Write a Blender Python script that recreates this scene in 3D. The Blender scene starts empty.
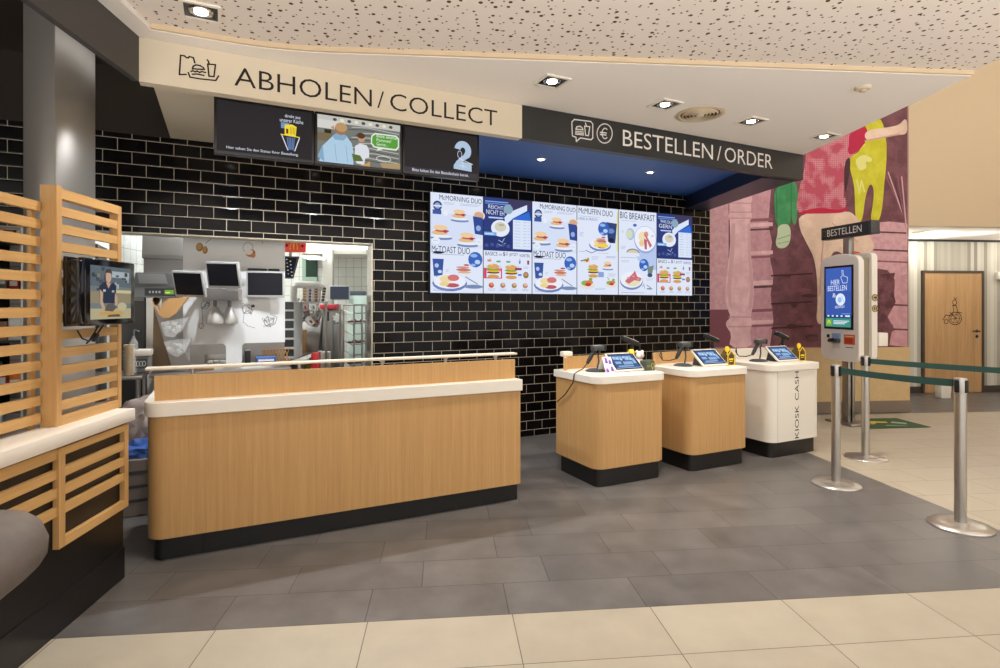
import bpy, bmesh, math, random
from mathutils import Vector, Matrix
random.seed(11)
SC = bpy.context.scene
C = SC.collection
R = math.radians
# ------------------------------------------------------------------ measured layout
CAMZ, F, CX, HY = 1.45, 562.0, 500.0, 306.0
A = R(26.0); CA, SA = math.cos(A), math.sin(A)          # direction of the tiled wall, counters and fascia
T = R(5.58); CT, ST = math.cos(T), math.sin(T)          # direction of the floor grid
P0 = (0.335, 6.27)
def wloc(t, d, z=0.0):
    return Vector((P0[0] + t*CA + d*SA, P0[1] + t*SA - d*CA, z))
def tl(u, v, z=0.0):
    return Vector((u*CT - v*ST, u*ST + v*CT, z))
def uv(p):
    return (p[0]*CT + p[1]*ST, -p[0]*ST + p[1]*CT)
def wp(px, py, d):                                      # measured point on a plane parallel to the tiled wall
    r = (px - CX)/F
    t = (r*(P0[1] - CA*d) - P0[0] - SA*d)/(CA - SA*r)
    Y = P0[1] + SA*t - CA*d
    return t, CAMZ - (py - HY)/F*Y
def tp(px, py, v):                                      # the same on a plane across the floor grid
    r = (px - CX)/F
    u = v*(ST + r*CT)/(CT - r*ST)
    Y = u*ST + v*CT
    return u, CAMZ - (py - HY)/F*Y
def sp(px, py, u):                                      # on a plane running along the floor grid
    r = (px - CX)/F
    v = u*(CT - r*ST)/(ST + r*CT)
    Y = u*ST + v*CT
    return v, CAMZ - (py - HY)/F*Y
def hz(px, py, z=0.0):                                  # on a level plane
    Y = (CAMZ - z)*F/(py - HY)
    return Vector(((px - CX)/F*Y, Y, z))
# ------------------------------------------------------------------ materials
def lin(c):
    return tuple(((x/255)/12.92 if x/255 <= .04045 else ((x/255 + .055)/1.055)**2.4) for x in c)
_M = {}
def mat(name, rgb, rough=.5, metal=0.0, emit=0.0, spec=.5, alpha=1.0, coat=0.0, trans=0.0):
    if name in _M: return _M[name]
    m = bpy.data.materials.new(name); m.use_nodes = True
    b = m.node_tree.nodes['Principled BSDF']
    col = (*lin(rgb), 1)
    b.inputs['Base Color'].default_value = col
    b.inputs['Roughness'].default_value = rough
    b.inputs['Metallic'].default_value = metal
    b.inputs['Specular IOR Level'].default_value = spec
    b.inputs['Alpha'].default_value = alpha
    b.inputs['Coat Weight'].default_value = coat
    b.inputs['Transmission Weight'].default_value = trans
    if emit:
        b.inputs['Emission Color'].default_value = col
        b.inputs['Emission Strength'].default_value = emit
    _M[name] = m
    return m
def scr(rgb, k=0.92):                                   # a lit picture element of a screen
    n = 'lit_%d_%d_%d_%d' % (*rgb, int(k*100))
    if n in _M: return _M[n]
    m = mat(n, (4, 4, 5), .5, spec=.1)
    b = m.node_tree.nodes['Principled BSDF']
    b.inputs['Emission Color'].default_value = (*lin(rgb), 1)
    b.inputs['Emission Strength'].default_value = k
    return m
def ink(rgb, rough=.6):
    return mat('ink_%d_%d_%d' % tuple(rgb), rgb, rough, spec=.2)
def nodes(m):
    nt = m.node_tree
    return nt, nt.nodes, nt.links, nt.nodes['Principled BSDF']
def coords(nt, scale=(1, 1, 1), loc=(0, 0, 0), swiz=None):
    tc = nt.nodes.new('ShaderNodeTexCoord')
    out = tc.outputs['Object']
    if swiz:
        s = nt.nodes.new('ShaderNodeSeparateXYZ'); nt.links.new(out, s.inputs[0])
        cb = nt.nodes.new('ShaderNodeCombineXYZ')
        for i, a in enumerate(swiz):
            if a: nt.links.new(s.outputs[a], cb.inputs[i])
        out = cb.outputs[0]
    mp = nt.nodes.new('ShaderNodeMapping')
    mp.inputs['Scale'].default_value = scale
    mp.inputs['Location'].default_value = loc
    nt.links.new(out, mp.inputs[0])
    return mp.outputs[0]
def ramp(nt, fac, stops):
    r = nt.nodes.new('ShaderNodeValToRGB')
    el = r.color_ramp.elements
    while len(el) < len(stops): el.new(.5)
    for e, (p, c) in zip(el, stops):
        e.position = p; e.color = (*c, 1)
    nt.links.new(fac, r.inputs[0])
    return r.outputs[0]
def noise(nt, vec, scale=5, detail=4, rough=.5):
    n = nt.nodes.new('ShaderNodeTexNoise')
    n.inputs['Scale'].default_value = scale; n.inputs['Detail'].default_value = detail
    n.inputs['Roughness'].default_value = rough
    nt.links.new(vec, n.inputs['Vector'])
    return n.outputs['Fac']
def mixc(nt, fac, a, b, mode='MIX'):
    x = nt.nodes.new('ShaderNodeMix'); x.data_type = 'RGBA'; x.blend_type = mode
    for sock, v in ((x.inputs['Factor'], fac), (x.inputs[6], a), (x.inputs[7], b)):
        if hasattr(v, 'links'): nt.links.new(v, sock)
        else: sock.default_value = v if not isinstance(v, tuple) else (*v, 1)[:4]
    return x.outputs[2]
def math_(nt, op, a, b=None, c=None):
    x = nt.nodes.new('ShaderNodeMath'); x.operation = op
    for s, v in zip(x.inputs, (a, b, c)):
        if v is None: continue
        if hasattr(v, 'links'): nt.links.new(v, s)
        else: s.default_value = v
    return x.outputs[0]
def bump(nt, h, strength=.3, dist=.005):
    b = nt.nodes.new('ShaderNodeBump')
    b.inputs['Strength'].default_value = strength; b.inputs['Distance'].default_value = dist
    nt.links.new(h, b.inputs['Height'])
    return b.outputs[0]
def wood(name, scale, light=(202, 161, 107), dark=(181, 140, 89), rough=.42):
    m = mat(name, light, rough, spec=.35)
    nt, N, L, b = nodes(m)
    v = coords(nt, scale)
    n1 = noise(nt, v, 1.0, 6, .6)
    n2 = noise(nt, v, 4.5, 3, .6)
    f = math_(nt, 'ADD', math_(nt, 'MULTIPLY', n1, .6), math_(nt, 'MULTIPLY', n2, .4))
    col = ramp(nt, f, [(.33, lin(dark)), (.5, lin(tuple((a+c)/2 for a, c in zip(light, dark)))), (.68, lin(light))])
    L.new(col, b.inputs['Base Color'])
    L.new(bump(nt, f, .12, .002), b.inputs['Normal'])
    return m
WOODV = wood('oak_upright_grain', (60, 60, 1.2))                # grain runs up
WOODY = wood('oak_along_grain', (45, 1.4, 45), (208, 168, 110), (188, 146, 92))      # grain runs along local y
WOODX = wood('oak_cross_grain', (1.4, 45, 45), (208, 168, 110), (188, 146, 92))
DOORW = wood('door_oak', (14, 14, .5), (196, 158, 112), (160, 124, 84), .5)
WAINS = wood('wainscot_laminate', (7, 7, 7), (206, 178, 132), (192, 162, 116), .55)
WHITE = mat('white_lacquer', (232, 226, 214), .35)
SOLID = mat('white_solid_surface', (232, 226, 215), .3)
CREAM = mat('cream_paint', (216, 203, 180), .6)
CEILW = mat('ceiling_white', (246, 240, 234), .85, spec=.2)
DARKP = mat('dark_grey_paint', (58, 56, 56), .5)
DARKC = mat('dark_brown_paint', (54, 46, 40), .7, spec=.2)
NAVY = mat('navy_blue_lit_paint', (52, 90, 158), .5)  # soffit paint brightened in place of blue light falling on it
NAVYD = mat('navy_dark_paint', (24, 34, 58), .4)
BLACK = mat('black_plastic', (18, 18, 19), .4)
BLACKG = mat('black_gloss', (10, 10, 11), .12)
PLINTH = mat('black_plinth', (22, 21, 21), .35)
RUBBER = mat('black_cable', (14, 14, 14), .6)
STEEL = mat('brushed_steel', (196, 192, 186), .3, 1.0)
COLM = mat('column_steel', (186, 180, 172), .36, .75)
STEELD = mat('satin_steel', (168, 164, 160), .38, 1.0)
CHROME = mat('chrome', (220, 220, 220), .12, 1.0)
GREYP = mat('grey_plastic', (120, 122, 124), .45)
LGREY = mat('light_grey_plastic', (190, 190, 188), .45)
DGREY = mat('dark_grey_plastic', (62, 64, 66), .45)
OFFW = mat('off_white_plastic', (224, 218, 206), .4)
BEIGEW = mat('beige_wall_paint', (202, 181, 150), .75, spec=.2)
GLASS = mat('clear_acrylic', (235, 238, 238), .06, 0, 0, .5, .28)
YELLOW = mat('yellow_plastic', (246, 206, 40), .4)
RED = mat('red_plastic', (196, 40, 42), .4)
BLUE = mat('blue_cloth', (52, 92, 168), .7)
TAN = mat('tan_card', (206, 160, 104), .7)
VENTC = mat('vent_cream', (206, 188, 160), .6)
BROWN = mat('brown_card', (128, 88, 58), .75)
PAPER = mat('white_paper', (240, 238, 232), .8)
MINT = mat('mint_panel', (206, 226, 216), .5)
SCREENOFF = mat('screen_dark', (36, 36, 42), .25, spec=.12)
LAMPW = mat('lamp_glow', (255, 240, 214), .5, emit=14.0)
TUBEW = mat('tube_glow', (240, 250, 250), .5, emit=3.5)
def brushed(m, scale):
    nt, N, L, b = nodes(m)
    n = noise(nt, coords(nt, scale), 1.0, 5, .7)
    r = nt.nodes.new('ShaderNodeMapRange')
    r.inputs[3].default_value = .2; r.inputs[4].default_value = .48
    L.new(n, r.inputs[0]); L.new(r.outputs[0], b.inputs['Roughness'])
brushed(STEEL, (160, 160, 2)); brushed(COLM, (90, 90, 3)); brushed(STEELD, (140, 140, 3))
# black bevelled metro tiles
def brick_mat():
    m = mat('black_metro_tile', (16, 15, 16), .12, spec=.16)
    nt, N, L, b = nodes(m)
    v = coords(nt, (1, 1, 1), (0.045, .034, 0), ('X', 'Z', None))
    def br(mort, smooth):
        k = nt.nodes.new('ShaderNodeTexBrick')
        k.offset = .5; k.offset_frequency = 2; k.squash = 1
        for n_, v_ in (('Scale', 1), ('Mortar Size', mort), ('Mortar Smooth', smooth), ('Bias', 0), ('Brick Width', .2), ('Row Height', .102)):
            k.inputs[n_].default_value = v_
        k.inputs['Color1'].default_value = (0, 0, 0, 1); k.inputs['Color2'].default_value = (1, 1, 1, 1)
        L.new(v, k.inputs['Vector']); return k
    k1 = br(.0026, .05); k2 = br(.012, 1.0)
    tone = ramp(nt, k1.outputs['Color'], [(0, lin((10, 9, 10))), (1, lin((21, 18, 18)))])
    L.new(mixc(nt, k1.outputs['Fac'], tone, (*lin((186, 174, 156)), 1)), b.inputs['Base Color'])
    L.new(math_(nt, 'ADD', math_(nt, 'MULTIPLY', k1.outputs['Fac'], .6), .13), b.inputs['Roughness'])
    h = math_(nt, 'SUBTRACT', 1.0, k2.outputs['Fac'])
    h2 = math_(nt, 'ADD', h, math_(nt, 'MULTIPLY', noise(nt, v, 9, 2), .35))
    L.new(bump(nt, h2, .35, .006), b.inputs['Normal'])
    return m
BRICK = brick_mat()
def tiles(name, w, h, mort, c1, c2, cm, rough, off=.0, loc=(0, 0, 0), swiz=('X', 'Y', None), mott=.5, bstr=.2):
    m = mat(name, c1, rough, spec=.4)
    nt, N, L, b = nodes(m)
    v = coords(nt, (1, 1, 1), loc, swiz)
    k = nt.nodes.new('ShaderNodeTexBrick'); k.offset = off; k.offset_frequency = 2
    for n_, v_ in (('Scale', 1), ('Mortar Size', mort), ('Mortar Smooth', .1), ('Bias', 0), ('Brick Width', w), ('Row Height', h)):
        k.inputs[n_].default_value = v_
    k.inputs['Color1'].default_value = (*lin(c1), 1); k.inputs['Color2'].default_value = (*lin(c2), 1)
    k.inputs['Mortar'].default_value = (*lin(cm), 1)
    L.new(v, k.inputs['Vector'])
    n = noise(nt, v, 4.5, 7, .62)
    g = ramp(nt, n, [(.3, (1-mott*.35,)*3), (.7, (1, 1, 1))])
    L.new(mixc(nt, 1.0, k.outputs['Color'], g, 'MULTIPLY'), b.inputs['Base Color'])
    L.new(math_(nt, 'ADD', math_(nt, 'MULTIPLY', n, .25), rough-.12), b.inputs['Roughness'])
    L.new(bump(nt, math_(nt, 'SUBTRACT', 1.0, k.outputs['Fac']), bstr, .003), b.inputs['Normal'])
    return m
TILED = tiles('dark_floor_tile', .668, .297, .0022, (109, 105, 102), (97, 93, 91), (60, 56, 54), .36, .37, (.12, -2.627+.297*10, 0), mott=1.0)
TILEB = tiles('beige_floor_tile', .668, .371, .002, (174, 165, 147), (168, 158, 140), (88, 80, 70), .48, 0.0, (.3535, -2.627+.371*8, 0), mott=.35)
TILEB2 = tiles('beige_hall_tile', .668, .334, .002, (176, 166, 148), (170, 159, 140), (110, 101, 88), .48, .5, (.3535, -2.627+.334*9, 0), mott=.35)
TILEK = tiles('kitchen_floor_tile', .2, .2, .003, (104, 80, 62), (90, 70, 56), (60, 52, 46), .5)
TILEW = tiles('white_wall_tile', .132, .163, .003, (226, 226, 218), (220, 220, 212), (150, 150, 142), .25, 0, (0, 0, 0), ('X', 'Z', None), .1)
TILEW2 = tiles('white_side_tile', .132, .163, .003, (226, 226, 222), (220, 220, 216), (150, 150, 146), .25, 0, (0, 0, 0), ('Y', 'Z', None), .1)
def perf():
    m = mat('perforated_plaster', (222, 210, 197), .9, spec=.1)
    nt, N, L, b = nodes(m)
    def dots(scale, off, rmin, rmax):
        v = coords(nt, (scale, scale, 0), off)
        k = nt.nodes.new('ShaderNodeTexVoronoi'); k.voronoi_dimensions = '2D'; k.inputs['Scale'].default_value = 1
        k.inputs['Randomness'].default_value = .8
        L.new(v, k.inputs['Vector'])
        s = nt.nodes.new('ShaderNodeSeparateColor'); L.new(k.outputs['Color'], s.inputs[0])
        rad = math_(nt, 'ADD', math_(nt, 'MULTIPLY', s.outputs[0], (rmax-rmin)*scale), rmin*scale)
        return math_(nt, 'LESS_THAN', k.outputs['Distance'], rad)
    d = math_(nt, 'MAXIMUM', dots(12.5, (0, 0, 0), .005, .0118), dots(13, (3.3, 1.7, 0), .003, .007))
    L.new(mixc(nt, d, (*lin((236, 226, 217)), 1), (*lin((92, 74, 56)), 1)), b.inputs['Base Color'])
    L.new(bump(nt, math_(nt, 'SUBTRACT', 1.0, d), .6, .004), b.inputs['Normal'])
    return m
PERF = perf()
def stripes():
    m = mat('striped_wallpaper', (200, 196, 184), .7, spec=.2)
    nt, N, L, b = nodes(m)
    v = coords(nt, (9, 0, 0))
    k = nt.nodes.new('ShaderNodeTexNoise'); k.noise_dimensions = '1D'
    k.inputs['Scale'].default_value = 1; k.inputs['Detail'].default_value = 1
    s = nt.nodes.new('ShaderNodeSeparateXYZ'); L.new(v, s.inputs[0])
    L.new(math_(nt, 'SNAP', s.outputs[0], .55), k.inputs['W'])
    L.new(ramp(nt, k.outputs['Fac'], [(.3, lin((150, 146, 134))), (.5, lin((186, 182, 168))), (.7, lin((208, 204, 192)))]), b.inputs['Base Color'])
    return m
STRIPE = stripes()
def halftone():
    m = mat('halftone_red_print', (196, 90, 104), .6, spec=.2)
    nt, N, L, b = nodes(m)
    v = coords(nt, (38, 38, 38), (0, 0, 0), ('X', 'Z', None))
    k = nt.nodes.new('ShaderNodeTexVoronoi'); k.voronoi_dimensions = '2D'; k.inputs['Randomness'].default_value = 0
    k.inputs['Scale'].default_value = 1; L.new(v, k.inputs['Vector'])
    d = math_(nt, 'LESS_THAN', k.outputs['Distance'], .32)
    n = noise(nt, coords(nt, (3, 3, 3)), 1.5, 4)
    big = ramp(nt, n, [(.45, lin((180, 78, 94))), (.56, lin((202, 136, 142)))])
    L.new(mixc(nt, d, big, (*lin((172, 74, 92)), 1)), b.inputs['Base Color'])
    return m
HALF = halftone()
def mottled(name, c1, c2, scale=6):
    m = mat(name, c1, .65, spec=.2)
    nt, N, L, b = nodes(m)
    n = noise(nt, coords(nt, (1, 1, 1)), scale, 6, .65)
    L.new(ramp(nt, n, [(.42, lin(c1)), (.58, lin(c2))]), b.inputs['Base Color'])
    return m
STONE = mottled('print_pink_stone', (196, 148, 154), (208, 164, 168), 14)
STONED = mottled('print_dark_stone', (104, 66, 72), (124, 80, 86), 5)
LEATHER = mottled('grey_leather', (104, 97, 93), (118, 110, 105), 3)
PLASTICBAG = mat('clear_bag', (206, 190, 182), .2, 0, 0, .5, .55)
# ------------------------------------------------------------------ mesh builder
class B:
    def __init__(s):
        s.bm = bmesh.new(); s.mats = []; s.M = Matrix()
    def mi(s, m):
        if m not in s.mats: s.mats.append(m)
        return s.mats.index(m)
    def add(s, verts, faces, m, smooth=False):
        vs = [s.bm.verts.new(s.M @ Vector(v)) for v in verts]
        k = s.mi(m)
        for f in faces:
            try:
                fc = s.bm.faces.new([vs[i] for i in f])
                fc.material_index = k
            except ValueError: pass
        return s
    def box(s, x0, x1, y0, y1, z0, z1, m):
        v = [(x0, y0, z0), (x1, y0, z0), (x1, y1, z0), (x0, y1, z0), (x0, y0, z1), (x1, y0, z1), (x1, y1, z1), (x0, y1, z1)]
        return s.add(v, [(3, 2, 1, 0), (4, 5, 6, 7), (0, 1, 5, 4), (1, 2, 6, 5), (2, 3, 7, 6), (3, 0, 4, 7)], m)
    def rbox(s, x0, x1, y0, y1, z0, z1, m, r=.01, seg=2):
        b2 = bmesh.new()
        bmesh.ops.create_cube(b2, size=1.0)
        for v in b2.verts:
            v.co = Vector(((x0+x1)/2 + v.co.x*(x1-x0), (y0+y1)/2 + v.co.y*(y1-y0), (z0+z1)/2 + v.co.z*(z1-z0)))
        bmesh.ops.bevel(b2, geom=list(b2.edges), offset=r, segments=seg, affect='EDGES', profile=.5)
        return s.merge(b2, m)
    def merge(s, b2, m):
        b2.verts.index_update()
        s.add([tuple(v.co) for v in b2.verts], [[v.index for v in f.verts] for f in b2.faces], m)
        b2.free(); return s
    def prism(s, pts, z0, z1, m):
        n = len(pts)
        v = [(p[0], p[1], z0) for p in pts] + [(p[0], p[1], z1) for p in pts]
        f = [tuple(range(n))[::-1], tuple(range(n, 2*n))] + [(i, (i+1) % n, n+(i+1) % n, n+i) for i in range(n)]
        return s.add(v, f, m)
    def extr(s, pts, y0, y1, m):                         # outline in x,z pushed along y
        n = len(pts)
        v = [(p[0], y0, p[1]) for p in pts] + [(p[0], y1, p[1]) for p in pts]
        f = [tuple(range(n)), tuple(range(n, 2*n))[::-1]] + [(i, n+i, n+(i+1) % n, (i+1) % n) for i in range(n)]
        return s.add(v, f, m)
    def extx(s, pts, x0, x1, m):                         # outline in y,z pushed along x
        n = len(pts)
        v = [(x0, p[0], p[1]) for p in pts] + [(x1, p[0], p[1]) for p in pts]
        f = [tuple(range(n))[::-1], tuple(range(n, 2*n))] + [(i, (i+1) % n, n+(i+1) % n, n+i) for i in range(n)]
        return s.add(v, f, m)
    def cyl(s, p0, p1, r0, m, r1=None, n=16):
        p0, p1 = Vector(p0), Vector(p1); r1 = r0 if r1 is None else r1
        d = (p1-p0).normalized(); a = d.orthogonal().normalized(); b = d.cross(a)
        v = []
        for p, r in ((p0, r0), (p1, r1)):
            v += [p + (a*math.cos(2*math.pi*i/n) + b*math.sin(2*math.pi*i/n))*r for i in range(n)]
        f = [(i, (i+1) % n, n+(i+1) % n, n+i) for i in range(n)] + [tuple(range(n))[::-1], tuple(range(n, 2*n))]
        return s.add(v, f, m)
    def tube(s, pts, r, m, n=8):
        pts = [Vector(p) for p in pts]; v = []; f = []
        a = None
        for k, p in enumerate(pts):
            d = (pts[min(k+1, len(pts)-1)] - pts[max(k-1, 0)]).normalized()
            if a is None: a = d.orthogonal().normalized()
            a = (a - d*a.dot(d))
            a = a.normalized() if a.length > 1e-6 else d.orthogonal().normalized()
            b = d.cross(a)
            rr = r[k] if isinstance(r, (list, tuple)) else r
            v += [p + (a*math.cos(2*math.pi*i/n) + b*math.sin(2*math.pi*i/n))*rr for i in range(n)]
        for k in range(len(pts)-1):
            f += [(k*n+i, k*n+(i+1) % n, (k+1)*n+(i+1) % n, (k+1)*n+i) for i in range(n)]
        f += [tuple(range(n))[::-1], tuple(range((len(pts)-1)*n, len(pts)*n))]
        return s.add(v, f, m)
    def lathe(s, prof, m, n=28, c=(0, 0, 0), ring=False):
        v = []; f = []
        for r, z in prof:
            v += [(c[0]+r*math.cos(2*math.pi*i/n), c[1]+r*math.sin(2*math.pi*i/n), c[2]+z) for i in range(n)]
        for k in range(len(prof)-1):
            f += [(k*n+i, k*n+(i+1) % n, (k+1)*n+(i+1) % n, (k+1)*n+i) for i in range(n)]
        if ring: k = len(prof)-1; f += [(k*n+i, k*n+(i+1) % n, (i+1) % n, i) for i in range(n)]
        else: f += [tuple(range(n))[::-1], tuple(range((len(prof)-1)*n, len(prof)*n))]
        return s.add(v, f, m)
    def ball(s, c, r, m, n=14):
        b2 = bmesh.new(); bmesh.ops.create_uvsphere(b2, u_segments=n, v_segments=n//2+2, radius=1)
        r = r if isinstance(r, tuple) else (r, r, r)
        for v in b2.verts: v.co = Vector((c[0]+v.co.x*r[0], c[1]+v.co.y*r[1], c[2]+v.co.z*r[2]))
        return s.merge(b2, m)
    def build(s, name, parent=None, loc=(0, 0, 0), rot=(0, 0, 0), smooth=40, bevel=0, label=None, recalc=True):
        if recalc: bmesh.ops.recalc_face_normals(s.bm, faces=list(s.bm.faces))
        me = bpy.data.meshes.new(name); s.bm.to_mesh(me); s.bm.free()
        for m in s.mats: me.materials.append(m)
        o = bpy.data.objects.new(name, me); C.objects.link(o)
        o.location = loc; o.rotation_euler = rot
        if smooth:
            for p in me.polygons: p.use_smooth = True
            me.set_sharp_from_angle(angle=R(smooth))
        if bevel:
            md = o.modifiers.new('edge', 'BEVEL'); md.width = bevel; md.segments = 2
            md.limit_method = 'ANGLE'; md.angle_limit = R(40); md.harden_normals = True
        if parent: o.parent = parent
        if label: o['label'] = label
        return o
def tag(o, label, cat, group=None):
    o['label'] = label; o['category'] = cat
    if group: o['group'] = group
    return o
def thing(name, label, cat, loc=(0, 0, 0), rz=0.0, group=None):
    o = bpy.data.objects.new(name, None); C.objects.link(o)
    o.location = loc; o.rotation_euler = (0, 0, rz); o.empty_display_size = .1
    return tag(o, label, cat, group)
def struct(b, name, loc=(0, 0, 0), rz=0.0, parent=None, **k):
    o = b.build(name, parent, loc, (0, 0, rz), **k)
    if not parent: o['kind'] = 'structure'
    return o
def copy_tree(o, parent=None):
    c = o.copy(); C.objects.link(c)
    if parent: c.parent = parent
    for ch in list(o.children): copy_tree(ch, c)
    return c
_T = {}
def text_mesh(s, thin=0.0):
    if (s, thin) in _T: return _T[(s, thin)]
    cu = bpy.data.curves.new('t', 'FONT'); cu.body = s; cu.resolution_u = 3; cu.space_line = .85; cu.offset = thin
    o = bpy.data.objects.new('t', cu); C.objects.link(o)
    dg = bpy.context.evaluated_depsgraph_get()
    me = o.evaluated_get(dg).to_mesh()
    v = [(p.co.x, p.co.y) for p in me.vertices]; f = [tuple(p.vertices) for p in me.polygons]
    o.evaluated_get(dg).to_mesh_clear()
    bpy.data.objects.remove(o); bpy.data.curves.remove(cu)
    x0, x1 = min(p[0] for p in v), max(p[0] for p in v); y0, y1 = min(p[1] for p in v), max(p[1] for p in v)
    _T[(s, thin)] = ([((x-x0)/(x1-x0), (y-y0)/(y1-y0)) for x, y in v], f)
    return _T[(s, thin)]
def soft(pts, n=2):                                      # rounds an outline
    for _ in range(n):
        pts = [q for a, b in zip(pts, pts[1:]+pts[:1]) for q in ((a[0]*.75+b[0]*.25, a[1]*.75+b[1]*.25), (a[0]*.25+b[0]*.75, a[1]*.25+b[1]*.75))]
    return pts
class Art:                                               # flat print: every mark lies a hair above the last
    def __init__(s, fn=None, eps=.00012, y0=0.0):
        s.b = B(); s.fn = fn or (lambda x, z: (x, z)); s.y = y0; s.eps = eps
    def up(s): s.y -= s.eps
    def poly(s, pts, m):
        s.up(); q = [s.fn(*p) for p in pts]
        s.b.add([(x, s.y, z) for x, z in q], [tuple(range(len(q)))], m); return s
    def rect(s, x0, z0, x1, z1, m): return s.poly([(x0, z0), (x1, z0), (x1, z1), (x0, z1)], m)
    def ell(s, cx, cz, rx, rz, m, n=20, a0=0, a1=360):
        return s.poly([(cx+rx*math.cos(R(a0+(a1-a0)*i/n)), cz+rz*math.sin(R(a0+(a1-a0)*i/n))) for i in range(n if a1-a0 == 360 else n+1)], m)
    def line(s, pts, w, m, closed=False):
        s.up(); q = [Vector(s.fn(*p)) for p in pts]
        if closed: q.append(q[0])
        for a, b in zip(q, q[1:]):
            d = b-a
            if d.length < 1e-7: continue
            d.normalize(); n = Vector((-d.y, d.x))*w/2; e = d*w*.4
            s.b.add([(p.x, s.y, p.y) for p in (a-e-n, b+e-n, b+e+n, a-e+n)], [(0, 1, 2, 3)], m)
        return s
    def ring(s, cx, cz, rx, rz, w, m, n=24, a0=0, a1=360):
        return s.line([(cx+rx*math.cos(R(a0+(a1-a0)*i/n)), cz+rz*math.sin(R(a0+(a1-a0)*i/n))) for i in range(n+1)], w, m)
    def text(s, t, x0, z0, x1, z1, m, slant=0.0, skew=0.0, turn=False, thin=0.0):   # in plane units
        s.up(); v, f = text_mesh(t, thin)
        if turn: pts = [(x1-b*(x1-x0), z0+a*(z1-z0)) for a, b in v]
        else: pts = [(x0+a*(x1-x0)+skew*b, z0+b*(z1-z0)+slant*a) for a, b in v]
        s.b.add([(x, s.y, z) for x, z in pts], f, m); return s
    def build(s, name, parent, loc=(0, 0, 0), rot=(0, 0, 0), label=None):
        return s.b.build(name, parent, loc, rot, smooth=0, recalc=False, label=label)
def rplan(x0, x1, y0, y1, r, corners=(1, 1, 1, 1), n=6):  # rounded rectangle plan; corners: front-left, front-right, back-right, back-left
    pts = []
    for (cx, cy, a), on in zip(((x0, y0, 180), (x1, y0, 270), (x1, y1, 0), (x0, y1, 90)), corners):
        if not on: pts.append((cx, cy)); continue
        ox = cx + (r if cx == x0 else -r); oy = cy + (r if cy == y0 else -r)
        for i in range(n+1):
            t = R(a + 90*i/n); pts.append((ox + r*math.cos(t), oy + r*math.sin(t)))
    return pts
EXPOSURE = 0.06; WORLD = 1.2; WORLDLOW = 8.0
SPOTW, SPOTS, SPOTB, HALLW, CORRW, KITW, SPOTK = 100, 10, 18, 32, 16, 60, 75
# ------------------------------------------------------------------ camera
cam = bpy.data.cameras.new('camera'); co = bpy.data.objects.new('camera', cam); C.objects.link(co)
co.location = (0, 0, CAMZ); co.rotation_euler = (R(90), 0, 0)
cam.sensor_width = 36; cam.lens = 36*F/1000; cam.shift_y = -.028; cam.clip_start = .02
SC.camera = co
SC.view_settings.view_transform = 'Standard'; SC.view_settings.look = 'None'
SC.view_settings.gamma = 1; SC.view_settings.use_curve_mapping = False; SC.view_settings.exposure = EXPOSURE
SC.cycles.use_denoising = True; SC.cycles.max_bounces = 8; SC.cycles.sample_clamp_indirect = 4
SC.cycles.diffuse_bounces = 5; SC.cycles.caustics_reflective = False; SC.cycles.caustics_refractive = False
w = bpy.data.worlds.new('world'); SC.world = w; w.use_nodes = True
w.node_tree.nodes['Background'].inputs[0].default_value = (*lin((253, 250, 246)), 1)
_nt = w.node_tree; _g = _nt.nodes.new('ShaderNodeTexCoord'); _s = _nt.nodes.new('ShaderNodeSeparateXYZ'); _nt.links.new(_g.outputs['Generated'], _s.inputs[0])
_r = _nt.nodes.new('ShaderNodeMapRange'); _r.inputs[1].default_value = -.6; _r.inputs[2].default_value = -.15; _r.inputs[3].default_value = WORLDLOW; _r.inputs[4].default_value = WORLD
_nt.links.new(_s.outputs[2], _r.inputs[0]); _nt.links.new(_r.outputs[0], _nt.nodes['Background'].inputs[1])
# ------------------------------------------------------------------ room shell
VF = -1.0; VD = 2.627; UR = 3.57; VM = 7.164; U0 = 3.50; U1 = 6.35; VB = 8.64; ZH = 5.6
def wallpt(t, d): p = wloc(t, d); return (p.x, p.y)
def floor_piece(name, u0, v0, u1, v1, m, z=0.0):
    b = B(); b.box(0, u1-u0, 0, v1-v0, -.06, 0, m)
    return struct(b, name, tl(u0, v0, z), T, smooth=0)
# front beige strip, dark serving floor, beige hall, corridor
def ground(name, u0, v0, u1, v1, m):
    b = B(); b.box(u0, u1, v0, v1, -.06, 0, m); return struct(b, name, (0, 0, 0), T, smooth=0)
ground('floor', -5, VF, UR, VD, TILEB)
ground('floor', -5, VD, UR, 7.0, TILED)
ground('floor', UR, VF, 12, 7.02, TILEB2)
ground('floor', UR, 7.02, 12, VB+.2, TILED)
b = B(); b.prism([wallpt(-6.5, -.05), wallpt(-1.2, -.05), tl(-.4, 10.3)[:2], tl(-8.2, 10.3)[:2]], -.06, .002, TILEK); struct(b, 'floor', smooth=0)
# tiled wall with serving opening
tk_ = -3.47; TL_, TR_ = -4.75, wp(372, 300, 0)[0]; ZO = 2.06; TC = 2.74
b = B()
b.box(TR_, TC, 0, .18, 0, 2.95, BRICK); b.box(TL_, TR_, 0, .18, ZO, 2.95, BRICK); b.box(-6.5, TL_, 0, .18, 0, 2.95, BRICK); b.box(-6.5, tk_, -.004, .18, 2.865, 3.45, DARKC)
struct(b, 'wall_back', wloc(0, 0), A, smooth=0)
b = B()                                                     # metal edge trim round the opening
b.box(TR_-.004, TR_, .004, .184, 0, ZO, mat('jamb_steel', (190, 186, 178), .12, 1.0)); b.box(TR_-.006, TR_+.006, -.004, .004, 0, ZO, mat('trim_light', (190, 178, 158), .4)); b.box(TL_, TR_, -.004, .184, ZO-.008, ZO, mat('trim_light', (190, 178, 158), .4))
struct(b, 'trim_1', wloc(0, 0), A, smooth=0)
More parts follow.
